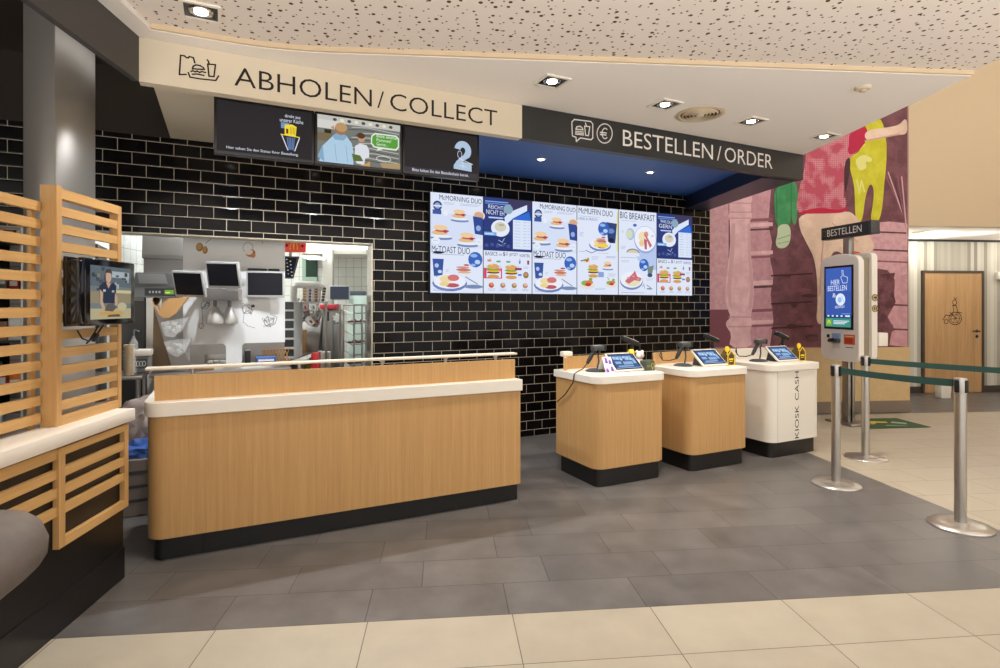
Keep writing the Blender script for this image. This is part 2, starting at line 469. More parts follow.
# mural wall, wainscot, baseboard, beige header and hall walls
b = B(); b.box(U0-.1, U1, VM, VM+.16, 0, ZH, BEIGEW); struct(b, 'wall_right', (0, 0, 0), T, smooth=0)
b = B(); b.box(U0+.02, U1+.012, VM-.02, VM, .154, .885, WAINS); struct(b, 'trim_2', (0, 0, 0), T, smooth=0)
b = B(); b.box(U0+.02, U1+.02, VM-.028, VM, 0, .154, mat('baseboard_taupe', (124, 108, 92), .5)); struct(b, 'baseboard_right', (0, 0, 0), T, smooth=0)
b = B(); b.box(U1, 12, VM, VM+.14, 2.56, ZH, BEIGEW); struct(b, 'wall_header', (0, 0, 0), T, smooth=0)
b = B(); b.box(U1-.16, U1, VM+.16, VB, 0, 2.75, STRIPE); struct(b, 'wall_side', (0, 0, 0), T, smooth=0)
b = B(); b.box(U1-.2, 12, VB, VB+.12, 0, 2.75, STRIPE); struct(b, 'wall_corridor', (0, 0, 0), T, smooth=0)
b = B(); b.box(U1, 12, VM+.14, VB, 2.56, 2.66, CEILW); struct(b, 'ceiling', (0, 0, 0), T, smooth=0)
b = B(); b.box(U1, 12, VB-.03, VB, 2.525, 2.56, BLACK); struct(b, 'trim_3', (0, 0, 0), T, smooth=0)
bb = mat('baseboard_dark', (62, 54, 48), .5)
dl, dr = tp(923, 380, VB)[0], tp(980, 380, VB)[0]
b = B(); b.box(U1, dl-.04, VB-.015, VB, 0, .11, bb); b.box(dr+.04, 12, VB-.015, VB, 0, .11, bb); struct(b, 'baseboard_corridor', (0, 0, 0), T, smooth=0)
b = B(); b.box(11.9, 12, VF, VB, 0, ZH, BEIGEW); struct(b, 'wall_hall', (0, 0, 0), T, smooth=0)
b = B(); b.box(3.45, 12, VF, VM+.2, ZH, ZH+.1, CEILW); struct(b, 'ceiling', (0, 0, 0), T, smooth=0)
b = B(); b.box(-4.6, -4.5, VF, 4, 0, 3.45, DARKC); struct(b, 'wall_left_blocker', (0, 0, 0), T, smooth=0)  # unseen wall added to stop world light entering from the left
# ceilings
ZW = 2.96
def cp(px, py): return hz(px, py, ZW)[:2]
fa = wallpt(wp(139, 60, 1.77)[0], 1.77); fb = wallpt(wp(803.5, 160, 1.77)[0], 1.77)
fp0 = wp(803.5, 160, 1.77)[0]; ub, vb_ = uv(fa); ue, ve = uv(fb)
c1, c2, c3 = cp(151, 30), cp(275, 51), cp(325, 53.2)
u1, v1 = uv(c1); u3, v3 = uv(c3); UE = 3.44; v4 = uv(cp(968, 76))[1]
# rounded inner corner between the slanted and the straight edge
def bez(p, q, r, n=6):
    return [tuple((1-t)**2*a + 2*t*(1-t)*b_ + t*t*c_ for a, b_, c_ in zip(p, q, r)) for t in [i/n for i in range(n+1)]]
edge = [c1] + bez(tuple(cp(225, 42.5)), tuple(cp(285, 52.7)), tuple(cp(350, 54)))
b = B()
pl = [tl(ub-.02, VF-.2)[:2], tl(u1, VF-.2)[:2]] + [tuple(p) for p in edge] + [tl(UE, v4)[:2], fb, fa]
b.prism([tuple(p) for p in pl], ZW, ZW+.3, CEILW); struct(b, 'ceiling', smooth=0)
b = B(); b.prism([tuple(p) for p in [tl(u1-.02, VF-.2)[:2], tl(UE, VF-.2)[:2], tl(UE, v4+.05)[:2], tl(u1-.02, v4+.05)[:2]]], ZW+.03, ZW+.12, PERF)
struct(b, 'ceiling', smooth=0)
ed2 = [tuple(p) for p in edge] + [tuple(tl(UE, v4)[:2])]
b = B()
for p, q in zip(ed2, ed2[1:]):                              # tan trim strip along the step
    dx, dy = q[0]-p[0], q[1]-p[1]; L_ = math.hypot(dx, dy); nx, ny = dy/L_*.02, -dx/L_*.02
    b.prism([p, q, (q[0]+nx, q[1]+ny), (p[0]+nx, p[1]+ny)], ZW+.004, ZW+.03, mat('tan_strip', (214, 192, 160), .7))
struct(b, 'trim_4', smooth=0)
ZK = 2.87; tk = -3.47; tb = -1.25
def soff(t0, t1, m):
    b = B(); b.box(t0, t1, -1.70, 0, ZK, ZW+.3, m); return struct(b, 'ceiling', wloc(0, 0), A, smooth=0)
soff(tk, tb, CREAM)
b = B(); b.prism([wallpt(tb, 0), wallpt(tb, 1.70), wallpt(fp0-.05, 1.70), wallpt(TC-.06, 0)], ZK, ZW+.3, NAVY); struct(b, 'ceiling', smooth=0)
b = B(); b.prism([wallpt(tk, 0), wallpt(-6.5, 0), tuple(tl(-4.6, VF-.2)[:2]), tuple(tl(ub-.02, VF-.2)[:2]), tuple(tl(ub-.02, vb_)[:2])][::-1], 3.4, 3.5, DARKC)
struct(b, 'ceiling', smooth=0)
# beams: dark one running forward on the left, navy one closing the order bay on the right
b = B(); b.box(ub-.035, ub, VF-.2, vb_, 2.71, 3.4, DARKP); struct(b, 'beam', (0, 0, 0), T, smooth=0)
b = B(); b.prism([tuple(p) for p in (tl(UE-.34, uv(wallpt(fp0-.36, 1.69))[1])[:2], wallpt(fp0-.02, 1.69), tl(UE, VM-.02)[:2], tl(UE-.34, VM-.02)[:2])], 2.71, ZW-.002, NAVYD); struct(b, 'beam', smooth=0)
# stainless column behind the slatted screen
b = B(); b.rbox(-2.46, -2.28, 3.54, 3.93, 0, 3.4, COLM, .012); struct(b, 'steel_column', (0, 0, 0), T)
# ------------------------------------------------------------------ corridor door
dz = 2.0
b = B(); b.box(dl, dr, VB-.03, VB-.002, .01, dz, DOORW); door = struct(b, 'door_1', (0, 0, 0), T, smooth=0)
b = B(); fr = mat('door_frame_dark', (70, 58, 46), .5)
b.box(dl-.04, dl, VB-.04, VB, 0, dz+.04, fr); b.box(dr, dr+.04, VB-.04, VB, 0, dz+.04, fr); b.box(dl, dr, VB-.04, VB, dz, dz+.04, fr)
b.build('door_frame', door, smooth=0)
b = B(); hx = dr-.09
b.cyl((hx, VB-.03, 1.03), (hx, VB-.08, 1.03), .012, BLACK); b.cyl((hx+.01, VB-.08, 1.03), (hx-.12, VB-.08, 1.03), .011, BLACK)
b.cyl((hx, VB-.03, 1.03), (hx, VB-.036, 1.03), .026, BLACK); b.cyl((hx, VB-.03, .94), (hx, VB-.036, .94), .026, BLACK)
b.build('door_handle', door)
ar = Art(lambda x, z: tp(x, z, VB), y0=VB-.031); k = ink((60, 44, 30))   # wheelchair sketch
ar.ring(953.5, 318.5, 6.3, 6.3, .012, k); ar.ring(953.5, 318.5, 4.4, 4.4, .008, k); ar.ring(944.5, 321.5, 2, 2, .01, k); ar.ring(953, 302.5, 2, 2.6, .012, k)
ar.line([(941, 320), (944, 315), (950, 316), (952, 310), (951, 305.5), (954.5, 305.5), (956, 312), (960, 313)], .012, k)
ar.line([(952, 297), (953.5, 300), (955.5, 297.5)], .01, k); ar.line([(948, 312), (955, 318.5), (949, 319)], .01, k)
for i in range(6): ar.line([(953.5, 318.5), (953.5+6*math.cos(i), 318.5+6*math.sin(i))], .006, k)
ar.build('wheelchair_print', door)
# ------------------------------------------------------------------ mural
um, _ = tp(710, 300, VM)
murx = thing('wall_mural', 'large pink photo mural of climbing legs, red shirt and yellow figure on the wall', 'mural', tl(0, VM-.004), T)
def mp(x, y): return tp(x, y, VM)
def Z5(x, y): return (700+x/2.673, 100+y/2.673)
ar = Art(lambda x, y: mp(*Z5(x, y)))
ar.poly([(22, 0), (553, 0), (553, 660), (22, 660)], STONED)
zb = (mp(*Z5(22, 655))[1])
pk = STONE; pk2 = mottled('print_rose', (184, 136, 142), (198, 150, 156), 10); lt = mottled('print_rosy_white', (212, 168, 170), (228, 186, 188), 5); dk = mottled('print_plum', (84, 54, 58), (104, 68, 72), 7); mv = ink((140, 88, 98)); lt2 = ink((205, 162, 164))
ar.poly([(22, 250), (76, 240), (76, 560), (22, 560)], pk); ar.poly([(22, 560), (76, 560), (76, 660), (22, 660)], ink((126, 74, 84)))
ar.poly([(130, 230), (190, 230), (182, 330), (192, 380), (186, 420), (196, 470), (188, 520), (196, 590), (186, 660), (130, 660)], pk2)
for y, h, c in ((318, 8, mv), (330, 10, lt), (345, 5, dk), (405, 10, lt), (418, 6, mv), (484, 12, lt), (498, 6, dk), (560, 8, mv), (590, 10, lt), (602, 6, mv)):
    ar.poly([(128, y), (194, y-3), (194, y+h-3), (128, y+h)], c)
ol = [(84, 240), (132, 236), (140, 262), (136, 276), (136, 300), (140, 316), (132, 322), (134, 400), (142, 470), (144, 520), (140, 556), (134, 580), (140, 594), (136, 606), (132, 625), (140, 662)]
ir = [(76, 662), (84, 625), (70, 606), (68, 594), (82, 580), (72, 556), (66, 520), (70, 470), (80, 400), (80, 322), (74, 316), (78, 300), (78, 276), (72, 262)]
ar.poly(soft(ol+ir, 1), lt)
ar.poly([(84, 330), (94, 330), (90, 420), (82, 500), (84, 560), (76, 545), (72, 500), (80, 410)], lt2)
ar.poly([(126, 330), (133, 330), (136, 420), (143, 500), (138, 556), (128, 560), (134, 500), (128, 420)], lt2)
for y in (276, 300, 316, 580, 606): ar.line([(76, y), (138, y)], .012, ink((188, 138, 144)))
# ledges right of the leg
ar.poly([(440, 330), (505, 325), (553, 330), (553, 470), (520, 480), (500, 455), (470, 450), (440, 460)], pk)
ar.poly([(520, 470), (553, 465), (553, 660), (505, 655), (515, 600), (470, 595), (500, 560), (518, 530)], pk2)
for y, c in ((352, dk), (362, lt2), (400, dk), (412, lt2), (430, mv), (545, dk), (610, dk)): ar.line([(452, y), (553, y+4)], .022, c)
for i in range(5): ar.line([(490+i*12, 190+i*4), (553, 330+i*10)], .018, (mv, lt2, dk)[i % 3])
ar.poly([(440, 470), (520, 462), (512, 500), (522, 540), (500, 580), (520, 615), (470, 640), (440, 640)], mottled('print_plum2', (88, 54, 60), (120, 78, 84), 6))
for i in range(14):
    x = 200+random.random()*100; y = 420+random.random()*220
    ar.ell(x, y, 6+random.random()*16, 3+random.random()*6, (ink((104, 66, 72)), ink((84, 54, 58)), ink((128, 84, 90)))[i % 3], 9)
for y in (470, 545, 610): ar.line([(190, y), (300, y-6)], .02, ink((74, 46, 50)))
# green trouser leg with pale shoe
gr = mottled('print_green', (58, 130, 80), (76, 146, 94), 4); gd = ink((46, 110, 66))
ar.poly(soft([(196, 230), (262, 205), (258, 330), (248, 336), (242, 300), (240, 335), (226, 345), (203, 340), (198, 300)]), gr)
ar.line([(243, 215), (242, 330)], .012, gd); ar.line([(202, 240), (205, 338)], .012, gd)
sh = ink((190, 204, 170)); ar.poly(soft([(206, 336), (232, 330), (242, 345), (240, 380), (228, 396), (206, 397), (200, 380), (206, 360)]), sh)
ar.line([(206, 372), (238, 362)], .016, ink((150, 170, 130))); ar.line([(208, 384), (236, 378)], .012, ink((150, 170, 130)))
# yellow figure
yl = mottled('print_yellow', (190, 182, 44), (204, 198, 60), 4); yd = ink((220, 214, 130))
ar.poly(soft([(470, 40), (488, 62), (492, 90), (498, 120), (496, 180), (490, 230), (488, 270), (478, 328), (452, 328), (462, 270), (463, 235), (452, 222), (440, 260), (432, 328), (414, 328), (412, 260), (410, 225), (398, 180), (400, 150), (424, 140), (436, 110), (440, 60)]), yl)
ar.poly(soft([(412, 160), (436, 144), (462, 158), (452, 168), (440, 164), (446, 182), (428, 190), (420, 184)]), yd); ar.line([(418, 215), (424, 250), (430, 215), (438, 245)], .02, yd); ar.line([(418, 130), (440, 120)], .012, yd)
# person seen from behind: trousers, bare leg, shirt, stretched arm
skn = mottled('print_skin', (212, 182, 160), (228, 200, 178), 2.5); sk2 = ink((198, 156, 138))
ar.poly(soft([(262, 302), (380, 298), (408, 300), (452, 360), (468, 400), (440, 412), (392, 420), (360, 400), (346, 420), (340, 470), (332, 560), (326, 602), (308, 594), (314, 540), (308, 430), (282, 380), (264, 345)]), skn)
ar.poly(soft([(392, 400), (440, 410), (405, 425), (385, 430)]), ink((196, 84, 84)))
ar.line([(330, 350), (324, 420), (318, 520)], .02, sk2); ar.line([(352, 330), (420, 380)], .014, sk2)
ar.poly(soft([(258, 0), (420, 0), (420, 60), (440, 72), (442, 118), (404, 150), (392, 170), (384, 250), (392, 285), (370, 300), (330, 292), (296, 296), (254, 306), (262, 240), (280, 180), (282, 100)]), HALF)
ar.poly(soft([(396, 92), (424, 72), (446, 72), (446, 112), (404, 150), (392, 140), (396, 120)]), ink((178, 40, 70)))
ar.poly(soft([(252, 306), (296, 290), (330, 288), (372, 296), (396, 282), (388, 302), (330, 304), (290, 304)]), ink((186, 36, 66)))
ar.poly(soft([(438, 82), (500, 74), (530, 68), (546, 50), (552, 58), (552, 92), (530, 94), (500, 100), (440, 112)]), skn); ar.line([(440, 110), (500, 98), (530, 92)], .02, sk2)
ar.line([(388, 200), (384, 260)], .02, ink((150, 50, 66))); ar.poly(soft([(384, 165), (400, 150), (400, 185), (388, 250), (383, 240)]), ink((70, 44, 48)))
ar.build('mural_print', murx)
b = B(); b.box(mp(*Z5(23, 0))[0], U1+.006, .0002, .004, .885, 5.0, ink((150, 110, 112))); b.build('mural_board', murx, smooth=0)
# ------------------------------------------------------------------ downlights, vent, sensor
def downlight(name, px, py, z, size, rz, label, power, group, blend=.9, cone=105):
    p = hz(px, py, z)
    t = thing(name, label, 'ceiling light', p, rz, group)
    h = size/2; b = B(); fw = .016
    for x0, x1, y0, y1 in ((-h, h, -h, -h+fw), (-h, h, h-fw, h), (-h, -h+fw, -h+fw, h-fw), (h-fw, h, -h+fw, h-fw)):
        b.box(x0, x1, y0, y1, -.010, 0, WHITE)
    b.build('frame', t, smooth=0)
    b = B(); b.box(-h+fw, h-fw, -h+fw, h-fw, -.003, 0, BLACKG); b.build('housing', t, smooth=0)
    b = B(); b.lathe([(h*.62, -.0035), (h*.58, -.009), (h*.42, -.006), (.001, -.006)], CHROME, 24); b.build('reflector', t)
    b = B(); b.lathe([(h*.36, -.0062), (h*.34, -.0105), (.001, -.0115)], LAMPW, 20); b.build('bulb', t)
    spot(t, (0, 0, -.03), power, cone, blend)
    return t
def spot(parent, loc, power, cone=110, blend=.8, col=(255, 246, 233), rot=(0, 0, 0), rad=.035):
    l = bpy.data.lights.new('spot', 'SPOT'); l.energy = power; l.spot_size = R(cone); l.spot_blend = blend
    l.color = lin(col); l.shadow_soft_size = rad
    o = bpy.data.objects.new('spot', l); C.objects.link(o); o.location = loc; o.rotation_euler = rot
    if parent: o.parent = parent
    return o
G1 = 'square downlights in the white ceiling'
downlight('downlight', 201, 11, ZW+.03, .19, A, 'bright square downlight set in the perforated ceiling above the collect sign', SPOTW, G1)
downlight('downlight', 552, 81, ZW, .19, A, 'square downlight in white ceiling above the seam between cream and black signs', SPOTW, G1)
downlight('downlight', 665, 104, ZW, .19, A, 'square downlight in the white ceiling next to the round air vent', SPOTW, G1)
downlight('downlight', 751, 121, ZW, .19, A, 'square downlight in white ceiling above the end of the word ORDER', SPOTW, G1)
downlight('downlight', 824, 136, ZW, .19, A, 'square downlight at the ceiling corner right above the red shirt of the mural', SPOTW, G1)
G2 = 'small round spots in the blue soffit'
for px, py, lab in ((541, 159, 'small round spot in blue soffit above the second menu screen'), (650, 172, 'small round spot in blue soffit nearer the pink mural')):
    t = thing('recessed_spot', lab, 'ceiling light', hz(px, py, ZK), 0, G2)
    b = B(); b.lathe([(.055, 0), (.055, -.006), (.04, -.01), (.036, -.004), (.001, -.004)], CHROME, 24); b.build('rim', t)
    b = B(); b.lathe([(.03, -.0045), (.028, -.009), (.001, -.0095)], LAMPW, 20); b.build('bulb', t)
    spot(t, (0, 0, -.03), SPOTS, 100, .8)
for tt, lab in ((-3.0, 'small round spot in the cream soffit behind the first status screen'), (-2.2, 'small round spot in the cream soffit behind the middle status screen'), (-1.5, 'small round spot in the cream soffit behind the last status screen')):
    t = thing('recessed_spot', lab, 'ceiling light', wloc(tt, .8, ZK), 0, 'spots in the cream soffit')
    b = B(); b.lathe([(.055, 0), (.055, -.006), (.04, -.01), (.036, -.004), (.001, -.004)], CHROME, 24); b.build('rim', t)
    b = B(); b.lathe([(.03, -.0045), (.028, -.009), (.001, -.0095)], LAMPW, 20); b.build('bulb', t)
    spot(t, (0, 0, -.03), SPOTK, 150, .8, (246, 250, 255))
t = thing('air_vent', 'round slatted air vent in the white ceiling above the order sign', 'air vent', hz(700, 114, ZW))
b = B(); b.lathe([(.185, 0), (.185, -.006), (.16, -.012), (.15, -.004), (.147, 0)], VENTC, 40, ring=True); b.build('rim', t)
b = B(); b.lathe([(.149, -.001), (.001, -.0015)], BLACK, 40); b.build('duct', t)
b = B()
for i in range(5): b.lathe([(.138-.026*i, -.003), (.132-.026*i, -.016), (.128-.026*i, -.017), (.130-.026*i, -.003)], VENTC, 40, ring=True)
b.lathe([(.03, -.002), (.028, -.022), (.001, -.023)], CREAM, 30); b.build('slats', t)
t = thing('smoke_detector', 'small round ceiling sensor right of the vent near the hall', 'smoke detector', hz(863, 87, ZW))
b = B(); b.lathe([(.05, 0), (.05, -.012), (.042, -.02), (.001, -.022)], CREAM, 28); b.build('body', t)
b = B(); b.lathe([(.022, -.02), (.020, -.034), (.001, -.035)], mat('sensor_tan', (206, 186, 156), .5), 20); b.build('sensor', t)
# unseen bare spots added above the guests' side to fill it with light
for i, (u, v) in enumerate(((-.6, 1.6), (1.2, 1.9), (2.8, 2.2), (-.6, -.4), (1.2, -.2), (2.8, 0.0))):
    spot(None, tl(u, v, ZW-.01), SPOTB, 130, .9)
for u, v in ((4.6, 5.6), (5.8, 4.0), (8, 5.8), (8, 2.6), (5.2, 1.0)):
    spot(None, tl(u, v, ZH-.02), HALLW, 140, 1.0)
for u, v in ((tp(912, 250, VB)[0], 8.3), (tp(1012, 250, VB)[0], 8.3), (10.2, 8.3), (6.65, 7.85), (7.4, 7.85), (8.1, 7.85), (9.0, 7.85)):
    l = bpy.data.lights.new('cove', 'POINT'); l.energy = CORRW*(.55 if v > 8 else .32); l.color = lin((255, 250, 240)); l.shadow_soft_size = .08
    o = bpy.data.objects.new('cove', l); C.objects.link(o); o.location = tl(u, v, 2.36 if v > 8 else 2.40)
t = thing('recessed_spot', 'flat round lamp in the corridor ceiling above the wooden door', 'ceiling light', tl(7.1, 7.75, 2.56), 0)
b = B(); b.lathe([(.12, 0), (.12, -.008), (.10, -.014), (.001, -.014)], WHITE, 28); b.build('rim', t)
t = thing('wall_lamp', 'small white box lamp on the striped corridor wall beside the door', 'wall lamp', tl(tp(999, 276, VB)[0], VB, tp(999, 276, VB)[1]), T)
b = B(); b.rbox(-.07, .12, -.06, 0, -.055, .065, WHITE, .008); b.build('housing', t)
b = B(); b.box(-.06, .11, -.05, -.01, -.058, -.054, PAPER); b.build('diffuser', t, smooth=0)
x, _ = tp(943, 390, VB)
p = hz(943, 398)
t = thing('door_stop_box', 'small cream box on the floor in front of the corridor door', 'box', p, T)
b = B(); b.rbox(-.085, .085, -.06, .06, 0, .20, OFFW, .01); b.build('body', t)
b = B(); b.rbox(-.09, .09, -.065, .065, .2, .218, CREAM, .006); b.build('lid', t)
# floor mat
q = [hz(*p_) for p_ in ((869, 429), (931, 427.5), (896, 418.5), (866, 419))]
t = thing('floor_mat', 'dark green floor mat with yellow marking behind the barrier posts', 'floor mat', (q[0]+q[1]+q[2]+q[3])/4, T)
inv = Matrix.Rotation(-T, 4, 'Z')
loc = [(inv @ (p_ - Vector(t.location)))[:2] for p_ in q]
b = B(); b.prism(loc, 0.001, .007, mat('mat_green', (44, 74, 44), .8)); b.build('mat', t, smooth=0)
def bl(a, c): 
    p = [Vector(x) for x in loc]; return tuple(((p[0]*(1-a)+p[1]*a)*(1-c) + (p[3]*(1-a)+p[2]*a)*c))
b = B()
for pts, m in (([(.05, .55), (.45, .5), (.45, .62), (.05, .7)], ink((214, 190, 60))), ([(.05, .25), (.2, .5), (.12, .6), (.02, .4)], ink((190, 176, 70))), ([(.5, .5), (.75, .3), (.82, .45), (.6, .62)], ink((150, 170, 140))), ([(.3, .2), (.7, .12), (.6, .22), (.36, .3)], ink((110, 140, 100)))):
    b.add([(*bl(*p_), .0075) for p_ in pts], [(0, 1, 2, 3)], m)
b.build('mat_print', t, smooth=0)
# ------------------------------------------------------------------ fascia signs
DF = 1.77
def fp(px, py, d=DF): return wp(px, py, d)
tA = fp(139, 60)[0]; tM = fp(522, 120)[0]; tE = fp(803.5, 160)[0]
sg = thing('collect_sign', 'long cream sign board lettered ABHOLEN / COLLECT above the pickup counter', 'sign', wloc(0, DF, 0), A)
b = B(); b.box(tA, tM, 0, .07, 2.71, ZW-.001, CREAM); b.build('board', sg, smooth=0)
ar = Art(fp, y0=-.0006); k = ink((40, 34, 30))
za = fp(234, 85.5)[1]; zt = fp(234, 65.9)[1]
def fasc_text(s, x0, x1, y): 
    a, z0 = fp(x0, y[0]); _, z1 = fp(x0, y[1]); c_, _ = fp(x1, y[0]); return a, z0, c_, z1
x0, z0, x1, z1 = fasc_text('', 234.5, 497.5, (85.6, 66.4))
for s_, a_, c_ in (('ABHOLEN', 234.2, 371.8), ('/', 377.3, 384), ('COLLECT', 390, 497.3)): ar.text(s_, fp(a_, 90)[0], z0, fp(c_, 100)[0], z1, k, thin=-.005)
ar.build('lettering', sg)
ar = Art(lambda x, y: fp(160+x/8.333, 40+y/8.333), y0=-.0006); w_ = .0085
ar.line([(218, 287), (162, 288), (172, 128), (205, 133), (218, 146), (236, 150), (245, 138), (278, 148), (290, 190)], w_, k)
ar.line([(270, 240), (278, 218), (300, 208), (335, 214), (362, 232), (370, 246), (330, 244), (270, 240)], w_, k)
ar.line([(258, 262), (275, 256), (292, 266), (310, 260), (330, 270), (350, 264), (380, 272)], w_, k); ar.line([(270, 286), (310, 284), (366, 296)], w_, k)
ar.line([(236, 272), (250, 310), (330, 324), (465, 338), (488, 300)], w_, k)
ar.line([(398, 202), (462, 206), (450, 306), (408, 302), (398, 202)], w_, k); ar.line([(410, 202), (404, 180), (394, 166)], w_, k)
ar.build('icon', sg)
so = thing('order_sign', 'long black sign board lettered BESTELLEN / ORDER with euro icon', 'sign', wloc(0, DF, 0), A)
b = B(); b.box(tM+.001, tE, .004, .07, 2.71, ZW-.001, mat('sign_black', (38, 38, 38), .45)); b.build('board', so, smooth=0)
wk = ink((236, 232, 226)); ar = Art(fp, y0=.0032)
x0, z0, x1, z1 = fasc_text('', 622.8, 773, (145.6, 129.2)); [ar.text(s_, fp(a_, 150)[0], z0, fp(c_, 150)[0], z1, wk, thin=-.003) for s_, a_, c_ in (('BESTELLEN', 623.1, 713.2), ('/', 717.3, 721.6), ('ORDER', 725, 772.8))]; ar.build('lettering', so)
ar = Art(lambda x, y: fp(560+x/10, 105+y/10), y0=.0032); w_ = .009
ar.line([(120, 170), (145, 143), (310, 164), (330, 190), (330, 330), (312, 346), (205, 328), (166, 364), (162, 322), (126, 308)], w_, wk, True)
ar.line([(160, 240), (172, 216), (205, 212), (228, 232), (232, 248)], w_, wk, True)
for y in (264, 280, 294): ar.line([(156, y-4), (238, y+6)], w_*.8, wk)
ar.line([(248, 210), (300, 216), (286, 306), (258, 302)], w_, wk, True); ar.line([(266, 208), (256, 180)], w_, wk)
ar.ring(448, 284, 76, 96, w_, wk, 30)
ar.ring(452, 284, 30, 52, w_, wk, 18, 50, 310); ar.line([(404, 272), (466, 280)], w_, wk); ar.line([(404, 294), (462, 300)], w_, wk)
ar.build('icon', so)
# ------------------------------------------------------------------ menu screens
DM = .07
m0, mz1 = wp(430, 191.5, DM); m1, _ = wp(692.3, 216, DM); _, mz0 = wp(430, 293, DM)
MW = (m1-m0)/6; MH = mz1-mz0
N_ = (44, 60, 120); Bl = (60, 106, 190); Lb = (206, 222, 250); W_ = (226, 234, 252); Dk = (40, 42, 70); Pk = (214, 70, 110)
def food(ar, x, z, s, kind):
    e = lambda dx, dz, rx, rz, c: ar.ell(x+dx*s, z+dz*s, rx*s, rz*s*.58, scr(c), 14)
    if kind == 'burger':
        e(0, -.7, 1, .5, (214, 160, 90)); e(0, -.1, 1.1, .3, (110, 66, 40)); e(.1, .1, 1.1, .25, (240, 190, 60)); e(-.1, .35, 1.1, .3, (110, 170, 70)); e(0, .8, 1, .75, (222, 170, 100)); e(-.3, 1.1, .3, .2, (240, 208, 150))
    elif kind == 'muffin':
        e(0, -.6, 1.4, .4, (120, 140, 190)); e(0, -.4, 1.3, .3, (236, 240, 250)); e(-.2, 0, 1.0, .45, (226, 190, 140)); e(.1, .25, .9, .25, (200, 80, 90)); e(-.1, .6, .9, .55, (240, 208, 160)); e(.5, .2, .3, .3, (180, 60, 80))
    elif kind == 'plate':
        e(0, -.15, 1.5, 1.1, (110, 130, 190)); e(0, 0, 1.4, 1.0, (238, 242, 252)); e(-.3, .2, .6, .5, (240, 220, 170)); e(.3, .3, .5, .45, (214, 120, 120)); e(.2, -.3, .6, .3, (190, 90, 100)); e(-.5, -.2, .4, .3, (236, 214, 150))
    elif kind == 'cup':
        ar.poly([(x-.8*s, z+1.2*s), (x+.8*s, z+1.2*s), (x+.6*s, z-1.1*s), (x-.6*s, z-1.1*s)], scr((58, 86, 160))); e(0, 2.05, .8, .3, (30, 34, 66))
        e(-.2, .3, .3, .5, (180, 200, 240)); e(.25, -.5, .3, .4, (200, 216, 246)); e(0, -1.2, .35, .3, (160, 186, 236))
    elif kind == 'seal':
        e(0, 0, 1, 1.72, (58, 102, 190)); e(-.2, .5, .5, .4, (150, 186, 240)); e(.3, -.3, .4, .5, (190, 212, 248)); e(-.3, -.7, .35, .3, (150, 186, 240))
    elif kind == 'knife':
        ar.line([(x-.9*s, z+.5*s), (x+.6*s, z-.3*s)], .008, scr((90, 96, 120))); e(.1, -.6, 1.2, .4, (120, 140, 180))
    elif kind == 'bread':
        e(0, .2, 1, .3, (200, 120, 110)); e(-.1, .5, .9, .22, (214, 150, 130)); e(.1, -.1, .9, .25, (226, 180, 140)); e(.4, .8, .4, .2, (190, 80, 100))
    elif kind == 'salad':
        e(0, -.3, 1.2, .7, (230, 226, 220)); e(-.3, .1, .7, .6, (140, 180, 80)); e(.3, .2, .6, .5, (220, 130, 60)); e(.1, -.1, .5, .4, (200, 60, 50)); e(.5, .6, .3, .4, (130, 176, 90))
    elif kind == 'green':
        e(0, 0, 1, .6, (90, 150, 110)); e(.3, .2, .6, .4, (130, 190, 140))
    elif kind == 'shake':
        ar.poly([(x-.5*s, z+.8*s), (x+.5*s, z+.8*s), (x+.4*s, z-.8*s), (x-.4*s, z-.8*s)], scr((150, 60, 120)))
def small(ar, x, z, w_, n=1, c=(150, 160, 196), dz=.014, lw=.0035):
    for i in range(n):
        l = w_*(1-.25*((i*7) % 3)/2); ar.rect(x, z-i*dz, x+l, z-i*dz+lw, scr(c))
